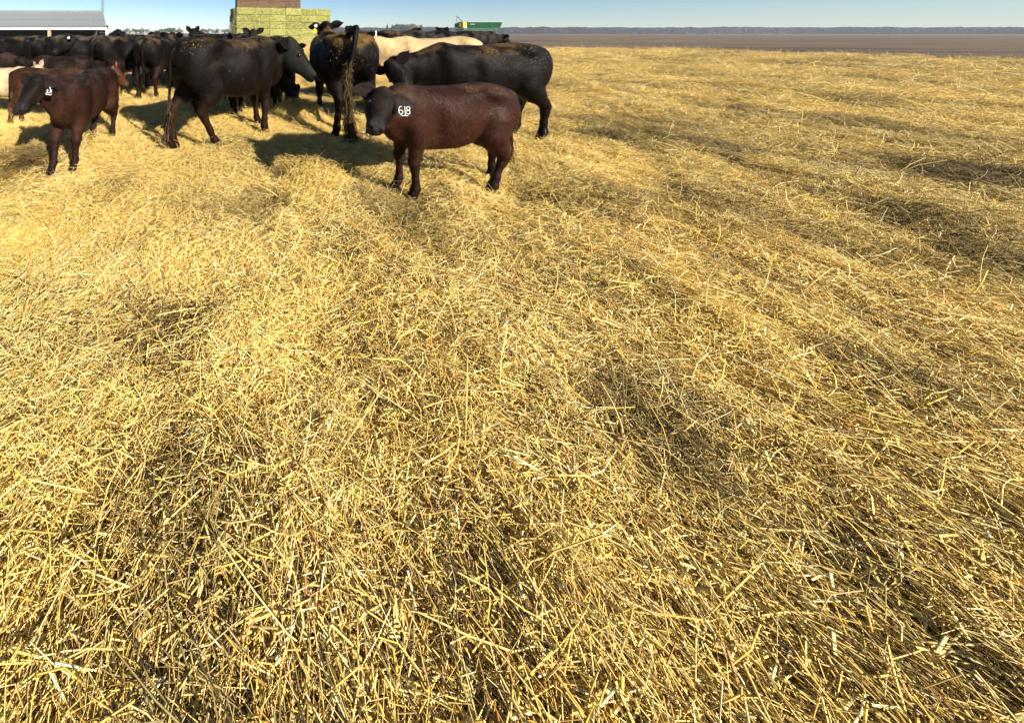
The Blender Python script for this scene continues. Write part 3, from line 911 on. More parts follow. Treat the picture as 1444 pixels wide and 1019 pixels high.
def bits_mesh(info, n, seed, where=None, length=(0.006, 0.024)):
    """chaff and straw caught in the coat of the back"""
    rng = np.random.default_rng(seed)
    V, N = info['V'], info['N']
    nz = fbm(V, 4.0, seed, 3)
    w = sstep(0.1, 0.8, N[:, 2]) * sstep(1.0, 1.2, V[:, 2]) * sstep(.48, .66, nz) + 0.012 * sstep(.6, .9, V[:, 2])
    w = w * (V[:, 0] < 0.62)
    if where is not None: w = w + where(V, N)
    w = np.maximum(w, 0) + 1e-9
    idx = rng.choice(len(V), n, p=w / w.sum())
    st = []
    for i in idx:
        L = length[0] + (length[1] - length[0]) * rng.uniform() ** 2.2
        d = rng.normal(0, 1, 3); d = d - N[i] * (d @ N[i]) * 0.85; d = unit(d)
        c = V[i] + N[i] * 0.006
        st.append((np.array([c - d * L / 2, c + d * L / 2]), rng.uniform(.0004, .0012), straw_colour() * rng.uniform(.2, .9)))
    v, f, c = strand_mesh(st)
    return make_mesh('straw_bits', v, f, True, c, 'straw')

def switch_mesh(P, n, length, spread, col, seed, dirt=0.0):
    """hairs of the tail brush, from the last part of the tail path"""
    rng = np.random.default_rng(seed)
    st = []
    k0 = int(len(P) * 0.55)
    for i in range(n):
        k = rng.integers(k0, len(P))
        p = P[k]; nx = P[min(k + 3, len(P) - 1)]
        d = unit(P[-1] - P[max(0, len(P) - 6)]) if k > len(P) - 4 else unit(nx - p)
        o = rng.normal(0, 1, 3); o = o - d * (o @ d); o = unit(o) * spread * rng.uniform(.2, 1) * min(1, .3 + (k - k0) / (len(P) - k0))
        L = length * rng.uniform(.6, 1.15)
        pts = np.array([p + o * .2, p + d * L * .35 + o * .9, p + d * L * .7 + o * 1.2 + np.array((0, 0, -.01)), p + d * L + o * .9 + rng.normal(0, .03, 3)])
        pts[:, 2] = np.maximum(pts[:, 2], .02)
        cc = np.array(col) * rng.uniform(.6, 1.7)
        if rng.uniform() < dirt: cc = np.array((.14, .085, .035)) * rng.uniform(.5, 1.3)
        st.append((pts, rng.uniform(.0013, .0030), cc))
    v, f, c = strand_mesh(st)
    return make_mesh('tail_switch', v, f, True, c)

def eye_mesh(f):
    import bmesh
    bm = bmesh.new(); bmesh.ops.create_uvsphere(bm, u_segments=12, v_segments=8, radius=0.021 * f)
    me = bpy.data.meshes.new('eye'); bm.to_mesh(me); bm.free()
    me.polygons.foreach_set('use_smooth', np.ones(len(me.polygons), bool))
    return me

ANIMALS = {}
def animal(name, label, cat, x, y, yaw, scale, sp, group=None, fur=0, bits=0, where=None, eyes=True, switch=60, fur_len=0.03, dz=0.0):
    cc, ss = math.cos(R(yaw)) * scale, math.sin(R(yaw)) * scale
    z = float(np.mean([ground_z(x + a * cc - b * ss, y + a * ss + b * cc)[0] for a, b in ((.48, .17), (.48, -.17), (-.6, .17), (-.6, -.17))])) + dz
    root = thing(name, label, cat, (x, y, z + 0.012), R(yaw), scale, group)
    V, Q, C, info = body_mesh(sp)
    link('body', make_mesh('body', V, Q, True, C), COAT, root)
    ho, hd, hu, hsd, f = (info[k] for k in ('ho', 'hd', 'hu', 'hsd', 'f'))
    if eyes:
        for sgn in (1, -1):
            e = link('eye', eye_mesh(f), M_EYE, root)
            q = info['V'] - ho
            a_, b_, c_ = q @ hd, q @ hu, (q @ hsd) * sgn
            ok = (np.abs(a_ - .225 * f) < .025) & (np.abs(b_ - .050 * f) < .025) & (c_ > 0) & (c_ < .2)
            lat = float(c_[ok].max()) if ok.any() else .12 * f
            e.location = ho + hd * .225 * f + hu * .050 * f + hsd * sgn * (lat - .009 * f)
    if switch:
        sw = link('tail_switch', switch_mesh(info['tail'], switch, sp.get('switch_len', .3), sp.get('switch_w', .035), COATS[sp['coat']]['tail'], 3, sp.get('tail_dirt', .15)), FUR, root, kind='stuff')
    if fur:
        link('fur', fur_mesh(info, fur, fur_len, 5 + len(ANIMALS)), FUR, root, kind='stuff')
    if bits:
        link('straw_bits', bits_mesh(info, bits, 9 + len(ANIMALS), where), STRAW, root, kind='stuff')
    ANIMALS[label] = (root, info)
    return root, info
build_ground()

# ------------------------------------------------------------------ open-front shed
M_ROOF = simple_mat('galvanised_roof', (0.27, 0.285, 0.285), rough=0.5, metal=0.25, var=0.10, vscale=1.2, bump=0.05, bscale=14)
M_WHITE = simple_mat('white_paint', (0.74, 0.74, 0.70), rough=0.6, var=0.12, vscale=3)
M_POST = simple_mat('weathered_post', (0.42, 0.27, 0.15), rough=0.8, var=0.3, vscale=6, stretch=(6, 6, 1))
M_BOARD = simple_mat('dark_boards', (0.075, 0.052, 0.038), rough=0.85, var=0.4, vscale=3, stretch=(1, 8, 8))
M_STEEL = simple_mat('dull_steel', (0.16, 0.17, 0.18), rough=0.55, metal=0.4, var=0.2, vscale=6)

def build_shed():
    y0, xr = 30.0, -12.45                     # front eave line, its right end
    ze, zr = H0 + 9.2 * y0 / F, H0 + 30 * 34.2 / F
    dep = 4.2
    xl = -31.0
    root = thing('cattle_shed', 'long low open-front cattle shed with a grey ribbed metal roof at far left', 'shed', (xr, y0, 0))
    skew = -2.3                               # the end wall runs back at a skew
    n = 34
    wid = (xr - xl) / n
    rib = 4
    base = None
    for k in range(n):
        xa = -k * wid; xb = xa - wid
        sa = skew
        vs, fs = [], []
        m = rib * 4
        for row, (yy, zz) in enumerate(((-.25, ze - .06), (dep, zr))):
            sh_ = skew if row else 0.0
            for q in range(m + 1):
                x = xb + (xa - xb) * q / m
                up = .035 if q % 4 in (1, 2) else 0.0
                vs.append((x + sh_, yy, zz + up))
        for q in range(m):
            fs.append((q, q + 1, m + 1 + q + 1, m + 1 + q))
        me = bpy.data.meshes.new('roof_sheet'); me.from_pydata(vs, [], fs); me.update()
        if base is None: base = me
        o = link('roof_sheet', base, M_ROOF, root); o.location = (-k * wid, 0, .004 * (k % 2))
    m = MB()
    m.box(-(xr - xl), -.02, -.18, -.12, ze - .30, ze - .10); m.build('fascia', M_WHITE, root)
    m = MB(); m.tube((-(xr - xl) + skew, dep + .02, zr + .05), (skew + .05, dep + .02, zr + .05), .12, n=8); m.build('ridge_cap', M_ROOF, root)
    # back slope, back wall, end wall
    m = MB(); m.add([(skew - (xr - xl), dep + .05, zr - .02), (skew, dep + .05, zr - .02), (skew * 1.9, dep * 1.9, ze + .2), (skew * 1.9 - (xr - xl), dep * 1.9, ze + .2)], [(0, 1, 2, 3)]); m.build('back_slope', M_ROOF, root)
    for k in range(9):
        z = .02 + k * .24
        m = MB(); m.box(-(xr - xl), skew * 1.85, dep * 1.85 - .012 * (k % 2), dep * 1.85 + .04, z, z + .245); m.build('wall_board', M_BOARD, root)
    for k in range(9):
        z = .02 + k * .24
        m = MB()
        a, b = (-.05, .05), (skew * 1.85, dep * 1.85 - .02)
        m.add([(a[0], a[1], z), (b[0], b[1], z), (b[0] + .05, b[1] + .03, z), (a[0] + .05, a[1] + .03, z), (a[0], a[1], z + .22), (b[0], b[1], z + .22), (b[0] + .05, b[1] + .03, z + .22), (a[0] + .05, a[1] + .03, z + .22)],
              [(0, 1, 2, 3), (4, 7, 6, 5), (0, 4, 5, 1), (2, 6, 7, 3), (0, 3, 7, 4), (1, 5, 6, 2)])
        m.build('end_board', M_BOARD, root)
    m = MB(); m.box(-.15, .02, -.16, .0, 0, ze - .30); m.build('corner_post', M_WHITE, root)
    for x in (-5.5, -11.0, -16.5):
        m = MB(); m.box(x - .12, x + .12, -.12, .10, 0, ze - .30, .01); m.build('post', M_POST, root)
    m = MB()
    for x in np.arange(-.6, -(xr - xl), -1.2):
        m.tube((x, -.1, ze - .18), (x + skew, dep, zr - .12), .05, n=4)
    r = m.build('rafters', M_BOARD, root, kind='stuff')
    m = MB(); m.box(-(xr - xl), -.2, -.06, .0, .95, 1.05); m.build('feed_rail', M_BOARD, root)

def build_mast():
    y = 36.0
    x = (144.8 - 339) / F * y
    root = thing('ladder_mast', 'tall narrow steel ladder mast rising behind the right end of the shed', 'mast', (x, y, 0))
    h = 9.5
    for dx, dy in ((-.12, 0), (.05, 0), (-.035, .15)):
        m = MB(); m.tube((dx, dy, 0), (dx, dy, h), .035 if dx < 0.05 else .03, n=6); m.build('rail', M_STEEL, root)
    rung = None
    for k in range(46):
        if rung is None:
            m = MB(); m.tube((-.12, 0, 0), (.30, 0, 0), .014, n=5); rung = m.mesh('rung'); rung.materials.append(M_STEEL)
        o = link('rung', rung, None, root); o.location = (0, 0, .2 + k * .2)
    m = MB()
    for k in range(15):
        z = .3 + k * .6
        m.tube((-.12, 0, z), (-.035, .15, z + .3), .012, n=4); m.tube((-.035, .15, z + .3), (.05, 0, z + .6), .012, n=4)
    m.build('lacing', M_STEEL, root, kind='stuff')

# ------------------------------------------------------------------ bale stack
def bale_mat(name, c0, c1, c2):
    m, nt, b = new_mat(name)
    tc = node(nt, 'ShaderNodeTexCoord')
    oi = node(nt, 'ShaderNodeObjectInfo')
    add = node(nt, 'ShaderNodeVectorMath', operation='ADD')
    sc = node(nt, 'ShaderNodeVectorMath', operation='SCALE'); sc.inputs['Scale'].default_value = 37.0
    cmb = node(nt, 'ShaderNodeCombineXYZ')
    for k in range(3): nt.links.new(oi.outputs['Random'], cmb.inputs[k])
    nt.links.new(cmb.outputs[0], sc.inputs[0]); nt.links.new(tc.outputs['Object'], add.inputs[0]); nt.links.new(sc.outputs[0], add.inputs[1])
    n1 = node(nt, 'ShaderNodeTexNoise'); n1.inputs['Scale'].default_value = 7.0; n1.inputs['Detail'].default_value = 8; n1.inputs['Roughness'].default_value = .75; n1.inputs['Distortion'].default_value = .6
    mp = node(nt, 'ShaderNodeMapping'); mp.inputs['Scale'].default_value = (1.6, 1.6, .55)
    nt.links.new(add.outputs[0], mp.inputs[0]); nt.links.new(mp.outputs[0], n1.inputs['Vector'])
    rp = node(nt, 'ShaderNodeValToRGB'); e = rp.color_ramp.elements
    e[0].position = .30; e[0].color = (*c0, 1); e[1].position = .72; e[1].color = (*c2, 1)
    q = e.new(.5); q.color = (*c1, 1)
    nt.links.new(n1.outputs['Fac'], rp.inputs[0])
    mr = node(nt, 'ShaderNodeMapRange'); mr.inputs[3].default_value = .9; mr.inputs[4].default_value = 1.08
    nt.links.new(oi.outputs['Random'], mr.inputs[0])
    mx = node(nt, 'ShaderNodeVectorMath', operation='SCALE')
    nt.links.new(rp.outputs[0], mx.inputs[0]); nt.links.new(mr.outputs[0], mx.inputs['Scale']); nt.links.new(mx.outputs[0], b.inputs['Base Color'])
    b.inputs['Roughness'].default_value = .85; b.inputs['Specular IOR Level'].default_value = .15
    bp = node(nt, 'ShaderNodeBump'); bp.inputs['Strength'].default_value = .9; bp.inputs['Distance'].default_value = .06
    nt.links.new(n1.outputs['Fac'], bp.inputs['Height']); nt.links.new(bp.outputs[0], b.inputs['Normal'])
    return m

def bale_mesh(name, L, D, Hh, seed, rough=.035):
    """a rounded, lumpy pressed bale: origin at the middle of its underside"""
    nx, ny, nz = 20, 8, 8
    import bmesh
    bm = bmesh.new()
    bmesh.ops.create_grid(bm, x_segments=1, y_segments=1, size=.5)
    bm.free()
    pts, faces, index = [], [], {}
    def vid(i, j, k):
        if (i, j, k) not in index:
            index[(i, j, k)] = len(pts)
            p = np.array((i / nx * 2 - 1, j / ny * 2 - 1, k / nz * 2 - 1))
            pts.append(np.sign(p) * (1 - (1 - np.abs(p)) ** 1.0))
        return index[(i, j, k)]
    for i in range(nx):
        for j in range(ny):
            faces.append((vid(i, j, 0), vid(i, j + 1, 0), vid(i + 1, j + 1, 0), vid(i + 1, j, 0)))
            faces.append((vid(i, j, nz), vid(i + 1, j, nz), vid(i + 1, j + 1, nz), vid(i, j + 1, nz)))
    for i in range(nx):
        for k in range(nz):
            faces.append((vid(i, 0, k), vid(i + 1, 0, k), vid(i + 1, 0, k + 1), vid(i, 0, k + 1)))
            faces.append((vid(i, ny, k), vid(i, ny, k + 1), vid(i + 1, ny, k + 1), vid(i + 1, ny, k)))
    for j in range(ny):
        for k in range(nz):
            faces.append((vid(0, j, k), vid(0, j, k + 1), vid(0, j + 1, k + 1), vid(0, j + 1, k)))
            faces.append((vid(nx, j, k), vid(nx, j + 1, k), vid(nx, j + 1, k + 1), vid(nx, j, k + 1)))
    P = np.array(pts) * np.array((L / 2, D / 2, Hh / 2))
    # round the edges
    c = np.array((L / 2, D / 2, Hh / 2)) - .035
    q = np.clip(P, -c, c); d = P - q; l = np.linalg.norm(d, axis=1, keepdims=True)
    P = q + d / np.maximum(l, 1e-6) * np.minimum(l, .035)
    nrm = P / np.linalg.norm(P, axis=1, keepdims=True)
    P = P + nrm * ((fbm(P, 2.0, seed, 4) - .5) * rough * 2)[:, None] + RNG.normal(0, rough * .22, P.shape)
    # twine bites
    tw = np.minimum.reduce([np.abs(P[:, 0] - x) for x in (-L * .36, -L * .12, L * .12, L * .36)])
    P[:, 1] -= np.sign(P[:, 1]) * .03 * np.exp(-(tw / .05) ** 2)
    P[:, 2] += Hh / 2
    return make_mesh(name, P, np.array(faces), True)

ORD = ['first', 'second', 'third', 'fourth', 'fifth', 'sixth', 'seventh']
def build_stack():
    green = bale_mat('green_hay', (0.075, 0.075, 0.018), (0.265, 0.262, 0.070), (0.48, 0.455, 0.18))
    brown = bale_mat('brown_straw', (0.06, 0.038, 0.022), (0.16, 0.10, 0.058), (0.32, 0.21, 0.125))
    y0 = 46.0
    L, D, Hh = 2.52, 1.22, 1.03
    yaw = R(15)
    x0 = (334 - 339) / F * y0
    ca, sa = math.cos(yaw), math.sin(yaw)
    def wp(a, b):
        return (x0 + a * ca - b * sa, y0 + a * sa + b * ca)
    vg = [bale_mesh('hay_bale', L * 1.012, D * .98, Hh * 1.0, 100 + k, .045) for k in range(5)]
    for m_ in vg: m_.materials.append(green)
    sg = None
    cour = ['bottom', 'second', 'middle', 'fourth', 'top']
    for row in range(5):
        for k in range(6):
            x, y = wp((k + .5) * L + RNG.normal(0, .02), D / 2 + RNG.normal(0, .035))
            o = link('hay_bale', vg[RNG.integers(5)], None, None, '%s green hay bale from the left in the %s course of the front stack face' % (ORD[k], cour[row]), 'hay bale', 'green hay bales in the stack')
            o.location = (x, y, row * Hh); o.rotation_euler = (0, 0, yaw + RNG.normal(0, .008) + (math.pi if RNG.uniform() < .5 else 0))
        # the left end is two more bales deep and ragged
        for d in (1, 2):
            x, y = wp(L * .5 + RNG.normal(.02, .10), D * (d + .5) + RNG.normal(0, .03))
            o = link('hay_bale', vg[RNG.integers(5)], None, None, 'ragged green hay bale at the left end of the stack, %s course, %s back' % (cour[row], ('one', 'two')[d - 1]), 'hay bale', 'green hay bales in the stack')
            o.location = (x, y, row * Hh); o.rotation_euler = (0, 0, yaw + RNG.normal(0, .03))
    vb = [bale_mesh('straw_bale', L * 1.0, D * .98, Hh * .99, 200 + k, .075) for k in range(3)]
    for m_ in vb: m_.materials.append(brown)
    for row in range(2):
        for k in range(4):
            x, y = wp((k + .5) * L * .995 + .10 + RNG.normal(0, .03), D / 2 + .25)
            o = link('straw_bale', vb[RNG.integers(3)], None, None, '%s brown straw bale from the left on top of the green hay stack, %s layer' % (ORD[k], ('lower', 'upper')[row]), 'straw bale', 'brown straw bales on the stack')
            o.location = (x, y, 5 * Hh + row * Hh); o.rotation_euler = (0, 0, yaw + RNG.normal(0, .01))
    # loose hay slumped against the left end and along the foot of the stack
    st = []
    for k in range(12000):
        if k < 3600:
            row = RNG.integers(0, 5); t = RNG.uniform()
            a = -.15 - .9 * RNG.uniform() ** 2 * (1 - row / 5.5); b = RNG.uniform(.1, 2 * D); z = row * Hh * 1.0 + RNG.uniform(0, Hh)
            z = z * (1 - .25 * RNG.uniform())
        else:
            a = RNG.uniform(-.2, 6 * L); b = RNG.normal(-.03, .04); z = RNG.uniform(.05, 5 * Hh)
        x, y = wp(a, b)
        d = unit(RNG.normal(0, 1, 3) * (1, 1, .8)); Ls = RNG.uniform(.10, .34)
        c = np.array((x, y, z))
        col = np.array((.32, .31, .11)) * RNG.uniform(.4, 1.5)
        st.append((np.array([c - d * Ls / 2, c + d * Ls / 2]), RNG.uniform(.006, .014), col))
    for k in range(3500):
        a, b, z = RNG.uniform(0, 4 * L), RNG.normal(.20, .05), 5 * Hh + RNG.uniform(-.05, 2 * Hh)
        x, y = wp(a, b); d = unit(RNG.normal(0, 1, 3)); Ls = RNG.uniform(.10, .32); c = np.array((x, y, z))
        st.append((np.array([c - d * Ls / 2, c + d * Ls / 2]), RNG.uniform(.006, .013), np.array((.24, .16, .095)) * RNG.uniform(.4, 1.5)))
    v, f, c = strand_mesh(st)
    link('loose_hay', make_mesh('loose_hay', v, f, True, c, 'straw'), STRAW, kind='stuff', label='loose green hay hanging from the faces of the bale stack', cat='hay')

# ------------------------------------------------------------------ seed drill at right
def build_machine():
    M_G = simple_mat('green_paint', (0.012, 0.085, 0.030), rough=0.4, var=0.2, vscale=2)
    M_Y = simple_mat('yellow_paint', (0.62, 0.40, 0.02), rough=0.45, var=0.15, vscale=3)
    M_LID = simple_mat('grey_lid', (0.30, 0.32, 0.34), rough=0.5, var=0.1)
    M_TY = simple_mat('tyre', (0.02, 0.02, 0.021), rough=0.85, var=0.3)
    y = 40.0
    x = (644 - 339) / F * y
    root = thing('seed_drill', 'green and yellow farm seed drill parked at the far right beyond the pen', 'farm machine', (x, y, 0))
    Lg = 5.4
    z0, z1 = H0 + 7.2 * y / F, H0 + 15.0 * y / F
    m = MB()
    for a, b in ((1.0, 5.3),):
        vs = [(a, -.55, z1), (b, -.55, z1), (b, .75, z1), (a, .75, z1), (a + .12, -.30, z0), (b - .12, -.30, z0), (b - .12, .45, z0), (a + .12, .45, z0)]
        m = MB(); m.add(vs, [(0, 3, 2, 1), (4, 5, 6, 7), (0, 1, 5, 4), (2, 3, 7, 6), (1, 2, 6, 5), (0, 4, 7, 3)]); m.build('hopper', M_G, root)
        m = MB(); m.box(a - .03, b + .03, -.60, .80, z1 + .003, z1 + .10, .03); m.build('hopper_lid', M_LID, root)
        m = MB(); m.box(a + .3, a + .9, -.52, -.50, z1 - .28, z1 - .20); m.build('reflector_strip', M_LID, root)
    m = MB(); m.box(.42, .98, -.5, .6, z0 - .05, z1 + .06, .06); m.build('gear_housing', M_Y, root)
    m = MB(); m.box(.02, .40, -.35, .5, z0 + .05, z1 - .12, .06); m.build('end_tank', M_G, root)
    m = MB(); m.box(.50, .80, -.56, -.502, z0 - .03, z0 + .14, .02); m.build('white_cap', M_WHITE, root)
    # marker arm
    m = MB()
    m.tube((0, 0, z0 + .2), (-.02, 0, z1 + .82), .022, n=6); m.tube((-.02, 0, z1 + .82), (.72, 0, z1 + .10), .045, n=6)
    m.build('marker_arm', M_STEEL, root)
    # frame, opener discs, wheels, drawbar
    m = MB(); m.box(.2, Lg, -.1, .02, z0 - .30, z0 - .16); m.box(.2, Lg, .5, .62, z0 - .30, z0 - .16); m.box(.2, Lg, -.95, -.83, .62, .74)
    for xx in np.arange(.4, Lg, .85): m.tube((xx, -.9, .68), (xx, .0, z0 - .2), .035, n=5)
    m.build('frame', M_G, root)
    disc = None
    for k in range(22):
        if disc is None:
            mm = MB(); mm.tube((-.012, 0, .19), (.012, 0, .19), .19, n=16); mm.tube((0, 0, .19), (0, .25, .66), .02, n=5); disc = mm.mesh('opener_disc'); disc.materials.append(M_STEEL)
        o = link('opener_disc', disc, None, root); o.location = (.5 + k * .222, -.90, 0)
    for xx in (1.3, 4.7):
        mm = MB(); mm.tube((xx - .14, .35, .5), (xx + .14, .35, .5), .5, n=24); w = mm.build('wheel', M_TY, root, True)
        mm = MB(); mm.tube((xx - .15, .35, .5), (xx + .15, .35, .5), .24, n=16); mm.build('rim', M_Y, w)
    m = MB(); m.tube((Lg / 2 - 1.2, .6, .6), (Lg / 2, 3.2, .5), .07, n=6); m.tube((Lg / 2 + 1.2, .6, .6), (Lg / 2, 3.2, .5), .07, n=6); m.build('drawbar', M_G, root)

def build_posts():
    for u, v, y, lab in ((530, 44, 10.3, 'thin white post standing behind the tan cow'), (497, 45, 13.0, 'short white post tip left of the tan cow, beside the raised tail')):
        p = px(u, v, y)
        m = MB(); m.tube((0, 0, -.05), (0, 0, p[2] - .04), .028, .026, n=8); m.tube((0, 0, p[2] - .04), (0, 0, p[2]), .026, .012, n=8)
        o = m.build('fence_post', M_WHITE, None, label=lab, cat='post'); o.location = (p[0], p[1], float(ground_z(p[0], p[1])[0]))

# ------------------------------------------------------------------ distance: trees, houses, wood
M_LEAF = simple_mat('tree_leaves', (0.045, 0.060, 0.026), rough=0.7, var=0.5, vscale=.6, bump=0, spec=.2)
M_LEAFY = simple_mat('yellow_leaves', (0.17, 0.15, 0.045), rough=0.7, var=0.4, vscale=.6, bump=0, spec=.2)
M_CON = simple_mat('conifer_needles', (0.022, 0.036, 0.024), rough=0.8, var=0.4, vscale=.8, bump=0, spec=.2)
M_BARK = simple_mat('bark', (0.09, 0.065, 0.05), rough=0.9, var=0.3, vscale=4)

def crown_mesh(kind, seed, n=420):
    rng = np.random.default_rng(seed)
    V, Fq = [], []
    lobes = [(rng.normal(0, .24), rng.normal(0, .24), rng.uniform(.36, .84), rng.uniform(.16, .32)) for _ in range(9)]
    for k in range(n):
        if kind == 'conifer':
            t = rng.uniform() ** .8
            r = (1 - t) * .24 * rng.uniform(.3, 1.08) * (1 + .25 * math.sin(t * 40)); a = rng.uniform(0, 6.28)
            c = np.array((r * math.cos(a), r * math.sin(a), .08 + t * .92)); s = .045 * (1.15 - t * .7)
            d = np.array((math.cos(a), math.sin(a), -.5))
        else:
            lx, ly, lz, lr = lobes[rng.integers(len(lobes))]
            d = unit(rng.normal(0, 1, 3)); c = np.array((lx, ly, lz)) + d * lr * rng.uniform(.55, 1.05) * np.array((1, 1, .8)); s = rng.uniform(.03, .065)
            d = d + rng.normal(0, .6, 3)
        d = unit(d); e = unit(np.cross(d, rng.normal(0, 1, 3))); g = np.cross(d, e)
        b = len(V)
        V += [c + e * s, c + g * s * .7, c - e * s, c - g * s * .7 + d * s * .3]
        Fq.append((b, b + 1, b + 2, b + 3))
    return make_mesh('crown', np.array(V), np.array(Fq), False)

def trunk_mesh(rng):
    m = MB(); m.tube((0, 0, -.03), (.01, 0, .42), .028, .018, n=6)
    for k in range(4):
        a = rng.uniform(0, 6.28); m.tube((.01, 0, .25 + .05 * k), (.18 * math.cos(a), .18 * math.sin(a), .55 + .06 * k), .012, .005, n=5)
    return m.mesh('trunk')

def build_far():
    rng = np.random.default_rng(77)
    crowns = {'leafy': [crown_mesh('leafy', 10 + k) for k in range(4)], 'conifer': [crown_mesh('conifer', 30 + k, 520) for k in range(3)], 'yellow': [crown_mesh('leafy', 40 + k) for k in range(2)]}
    for k_, mt in (('leafy', M_LEAF), ('conifer', M_CON), ('yellow', M_LEAFY)):
        for m_ in crowns[k_]: m_.materials.append(mt)
    trunks = [trunk_mesh(rng) for _ in range(3)]
    for t in trunks: t.materials.append(M_BARK)
    def tree(u, vtop, y, kind, label, group, wide=1.0):
        p = px(u, vtop, y)
        h = p[2]
        root = thing('conifer_tree' if kind == 'conifer' else 'tree', label, 'tree', (p[0], p[1], 0), rng.uniform(0, 6.28), 1.0, group)
        root.scale = (h * wide, h * wide, h)
        link('crown', crowns[kind][rng.integers(len(crowns[kind]))], None, root)
        link('trunk', trunks[rng.integers(3)], None, root)
    g1 = 'low round trees on the far left horizon'
    for u, vt in ((176, 41.0), (181, 39.6), (187, 40.0), (192, 41.5), (198, 39.2), (205, 41), (211, 42), (218, 42.5), (224, 41), (230, 40.2), (236, 39.5), (242, 38.6), (247, 39.2), (254, 41.5), (287, 40.2), (293, 39.6), (300, 41), (307, 40.4), (314, 41.4), (322, 40.6)):
        tree(u, vt, 230 + rng.uniform(-25, 30), 'leafy', 'one of many small round dark green trees along the left horizon', g1, rng.uniform(.85, 1.25))
    tree(546.0, 33.5, 420, 'conifer', 'taller dark pointed conifer, left of the pair on the right horizon', None, 1.0)
    tree(553.0, 34.2, 420, 'conifer', 'dark pointed conifer, right of the pair on the right horizon', None, 1.1)
    for u, vt in ((561, 34.6), (564.5, 33.2), (568, 34)):
        tree(u, vt, 415, 'leafy', 'dark round tree at the left of the grove on the right horizon', 'dark grove trees on the right horizon', 1.1)
    for u, vt in ((573, 33.4), (578, 32.8), (583, 33.4), (587, 35.2)):
        tree(u, vt, 420, 'yellow', 'yellowish round tree in the grove on the right horizon', 'yellowish grove trees on the right horizon', 1.1)
    tree(594, 34.6, 410, 'conifer', 'single dark conifer right of the yellowish grove', None, 1.2)
    # far white farm buildings
    mw = simple_mat('pale_walls', (0.38, 0.37, 0.34), rough=.8, var=.1); mr = simple_mat('tan_roof', (0.34, 0.25, 0.17), rough=.8, var=.15)
    md = simple_mat('window_glass', (0.03, 0.035, 0.04), rough=.2, var=.1, bump=0)
    for u, wpx, hpx, y, lab in ((186, 4, 2.0, 200, 'tiny white farm building leftmost among the horizon trees'), (203, 2.4, 2.6, 205, 'tiny tall white farm building between horizon trees'), (235, 30, 1.4, 150, 'long low tan-roofed building on the left horizon'), (284, 3, 1.8, 190, 'tiny white farm building right of the cow with raised ears'), (312, 5, 1.9, 180, 'small white farm building beside the left end of the bale stack')):
        x = (u - 339) / F * y; w = wpx / F * y; h = H0 + (hpx - .2) / F * y
        root = thing('farm_building', lab, 'building', (x, y, 0))
        m = MB(); m.box(-w / 2, w / 2, 0, 5, 0, h * .72); m.build('wall', mw, root)
        m = MB(); m.add([(-w / 2 - .2, -.3, h * .72), (w / 2 + .2, -.3, h * .72), (w / 2 + .2, 5.3, h * .72), (-w / 2 - .2, 5.3, h * .72), (-w / 2 - .2, 2.5, h), (w / 2 + .2, 2.5, h)], [(0, 1, 5, 4), (2, 3, 4, 5), (0, 4, 3), (1, 2, 5), (0, 3, 2, 1)]); m.build('roof', mr if wpx > 10 else mw, root)
        for q in range(max(1, int(w / 4))):
            xx = -w / 2 + (q + .5) * w / max(1, int(w / 4))
            m = MB(); m.box(xx - .4, xx + .4, -.03, -.003, h * .28, h * .5); m.build('window', md, root)
    # the dark wood along the right horizon: one mass
    n = 260000
    a = np.radians(rng.uniform(15.5, 75, n)); base = np.where(a < R(60), 520 / np.cos(a), 1040.0)
    r = base * rng.uniform(.985, 1.16, n)
    x, y = r * np.sin(a), r * np.cos(a)
    edge = np.stack([np.degrees(a) * 1.0, r * .02, r * 0], 1)
    hh = (H0 + 9.4 * base / F * np.cos(a)) * (.62 + .42 * fbm(edge, 1.3, 7, 4) + .10 * np.maximum(0, vnoise(edge, 9.0, 9) - .55))
    z = hh * rng.uniform(0, 1, n) ** .75
    s_ = rng.uniform(.35, .85, n) * (base / 600)
    d1 = rng.normal(0, 1, (n, 3)); d1 /= np.linalg.norm(d1, axis=1, keepdims=True)
    d2 = np.cross(d1, rng.normal(0, 1, (n, 3))); d2 /= np.linalg.norm(d2, axis=1, keepdims=True)
    c = np.stack([x, y, z], 1); s_ = s_[:, None]
    V = np.stack([c + d1 * s_, c + d2 * s_ * .7, c - d1 * s_, c - d2 * s_ * .7], 1).reshape(-1, 3)
    Fq = np.arange(4 * n).reshape(-1, 4)
    M_WOOD = simple_mat('wood_foliage', (0.072, 0.074, 0.070), rough=0.9, var=0.45, vscale=.05, bump=0, spec=.1)  # foliage grey lightened: some of the distance haze is put into this colour
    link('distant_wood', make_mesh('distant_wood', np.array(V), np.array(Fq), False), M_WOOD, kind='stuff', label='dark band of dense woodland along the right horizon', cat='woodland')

def build_haze():
    m = bpy.data.materials.new('haze'); m.use_nodes = True
    nt = m.node_tree; nt.nodes.remove(nt.nodes['Principled BSDF'])
    pv = nt.nodes.new('ShaderNodeVolumePrincipled')
    pv.inputs['Density'].default_value = 0.00032; pv.inputs['Color'].default_value = (0.80, 0.86, 0.95, 1)
    nt.links.new(pv.outputs[0], nt.nodes['Material Output'].inputs['Volume'])
    MB().box(-5600, 5600, -5600, 5600, -2, 18).build('haze', m, None, kind='stuff', label='thin pale haze in the air over the plain', cat='haze')

build_haze()
build_shed()
build_mast()
build_stack()
build_machine()
build_posts()
build_far()

# ------------------------------------------------------------------ the herd
def loc(p, x, y, yaw, s):
    """world point -> frame of an animal standing at x, y"""
    c, n = math.cos(R(yaw)), math.sin(R(yaw))
    dx, dy = p[0] - x, p[1] - y
    return ((dx * c + dy * n) / s, (-dx * n + dy * c) / s, (p[2] - float(ground_z(x, y)[0])) / s)

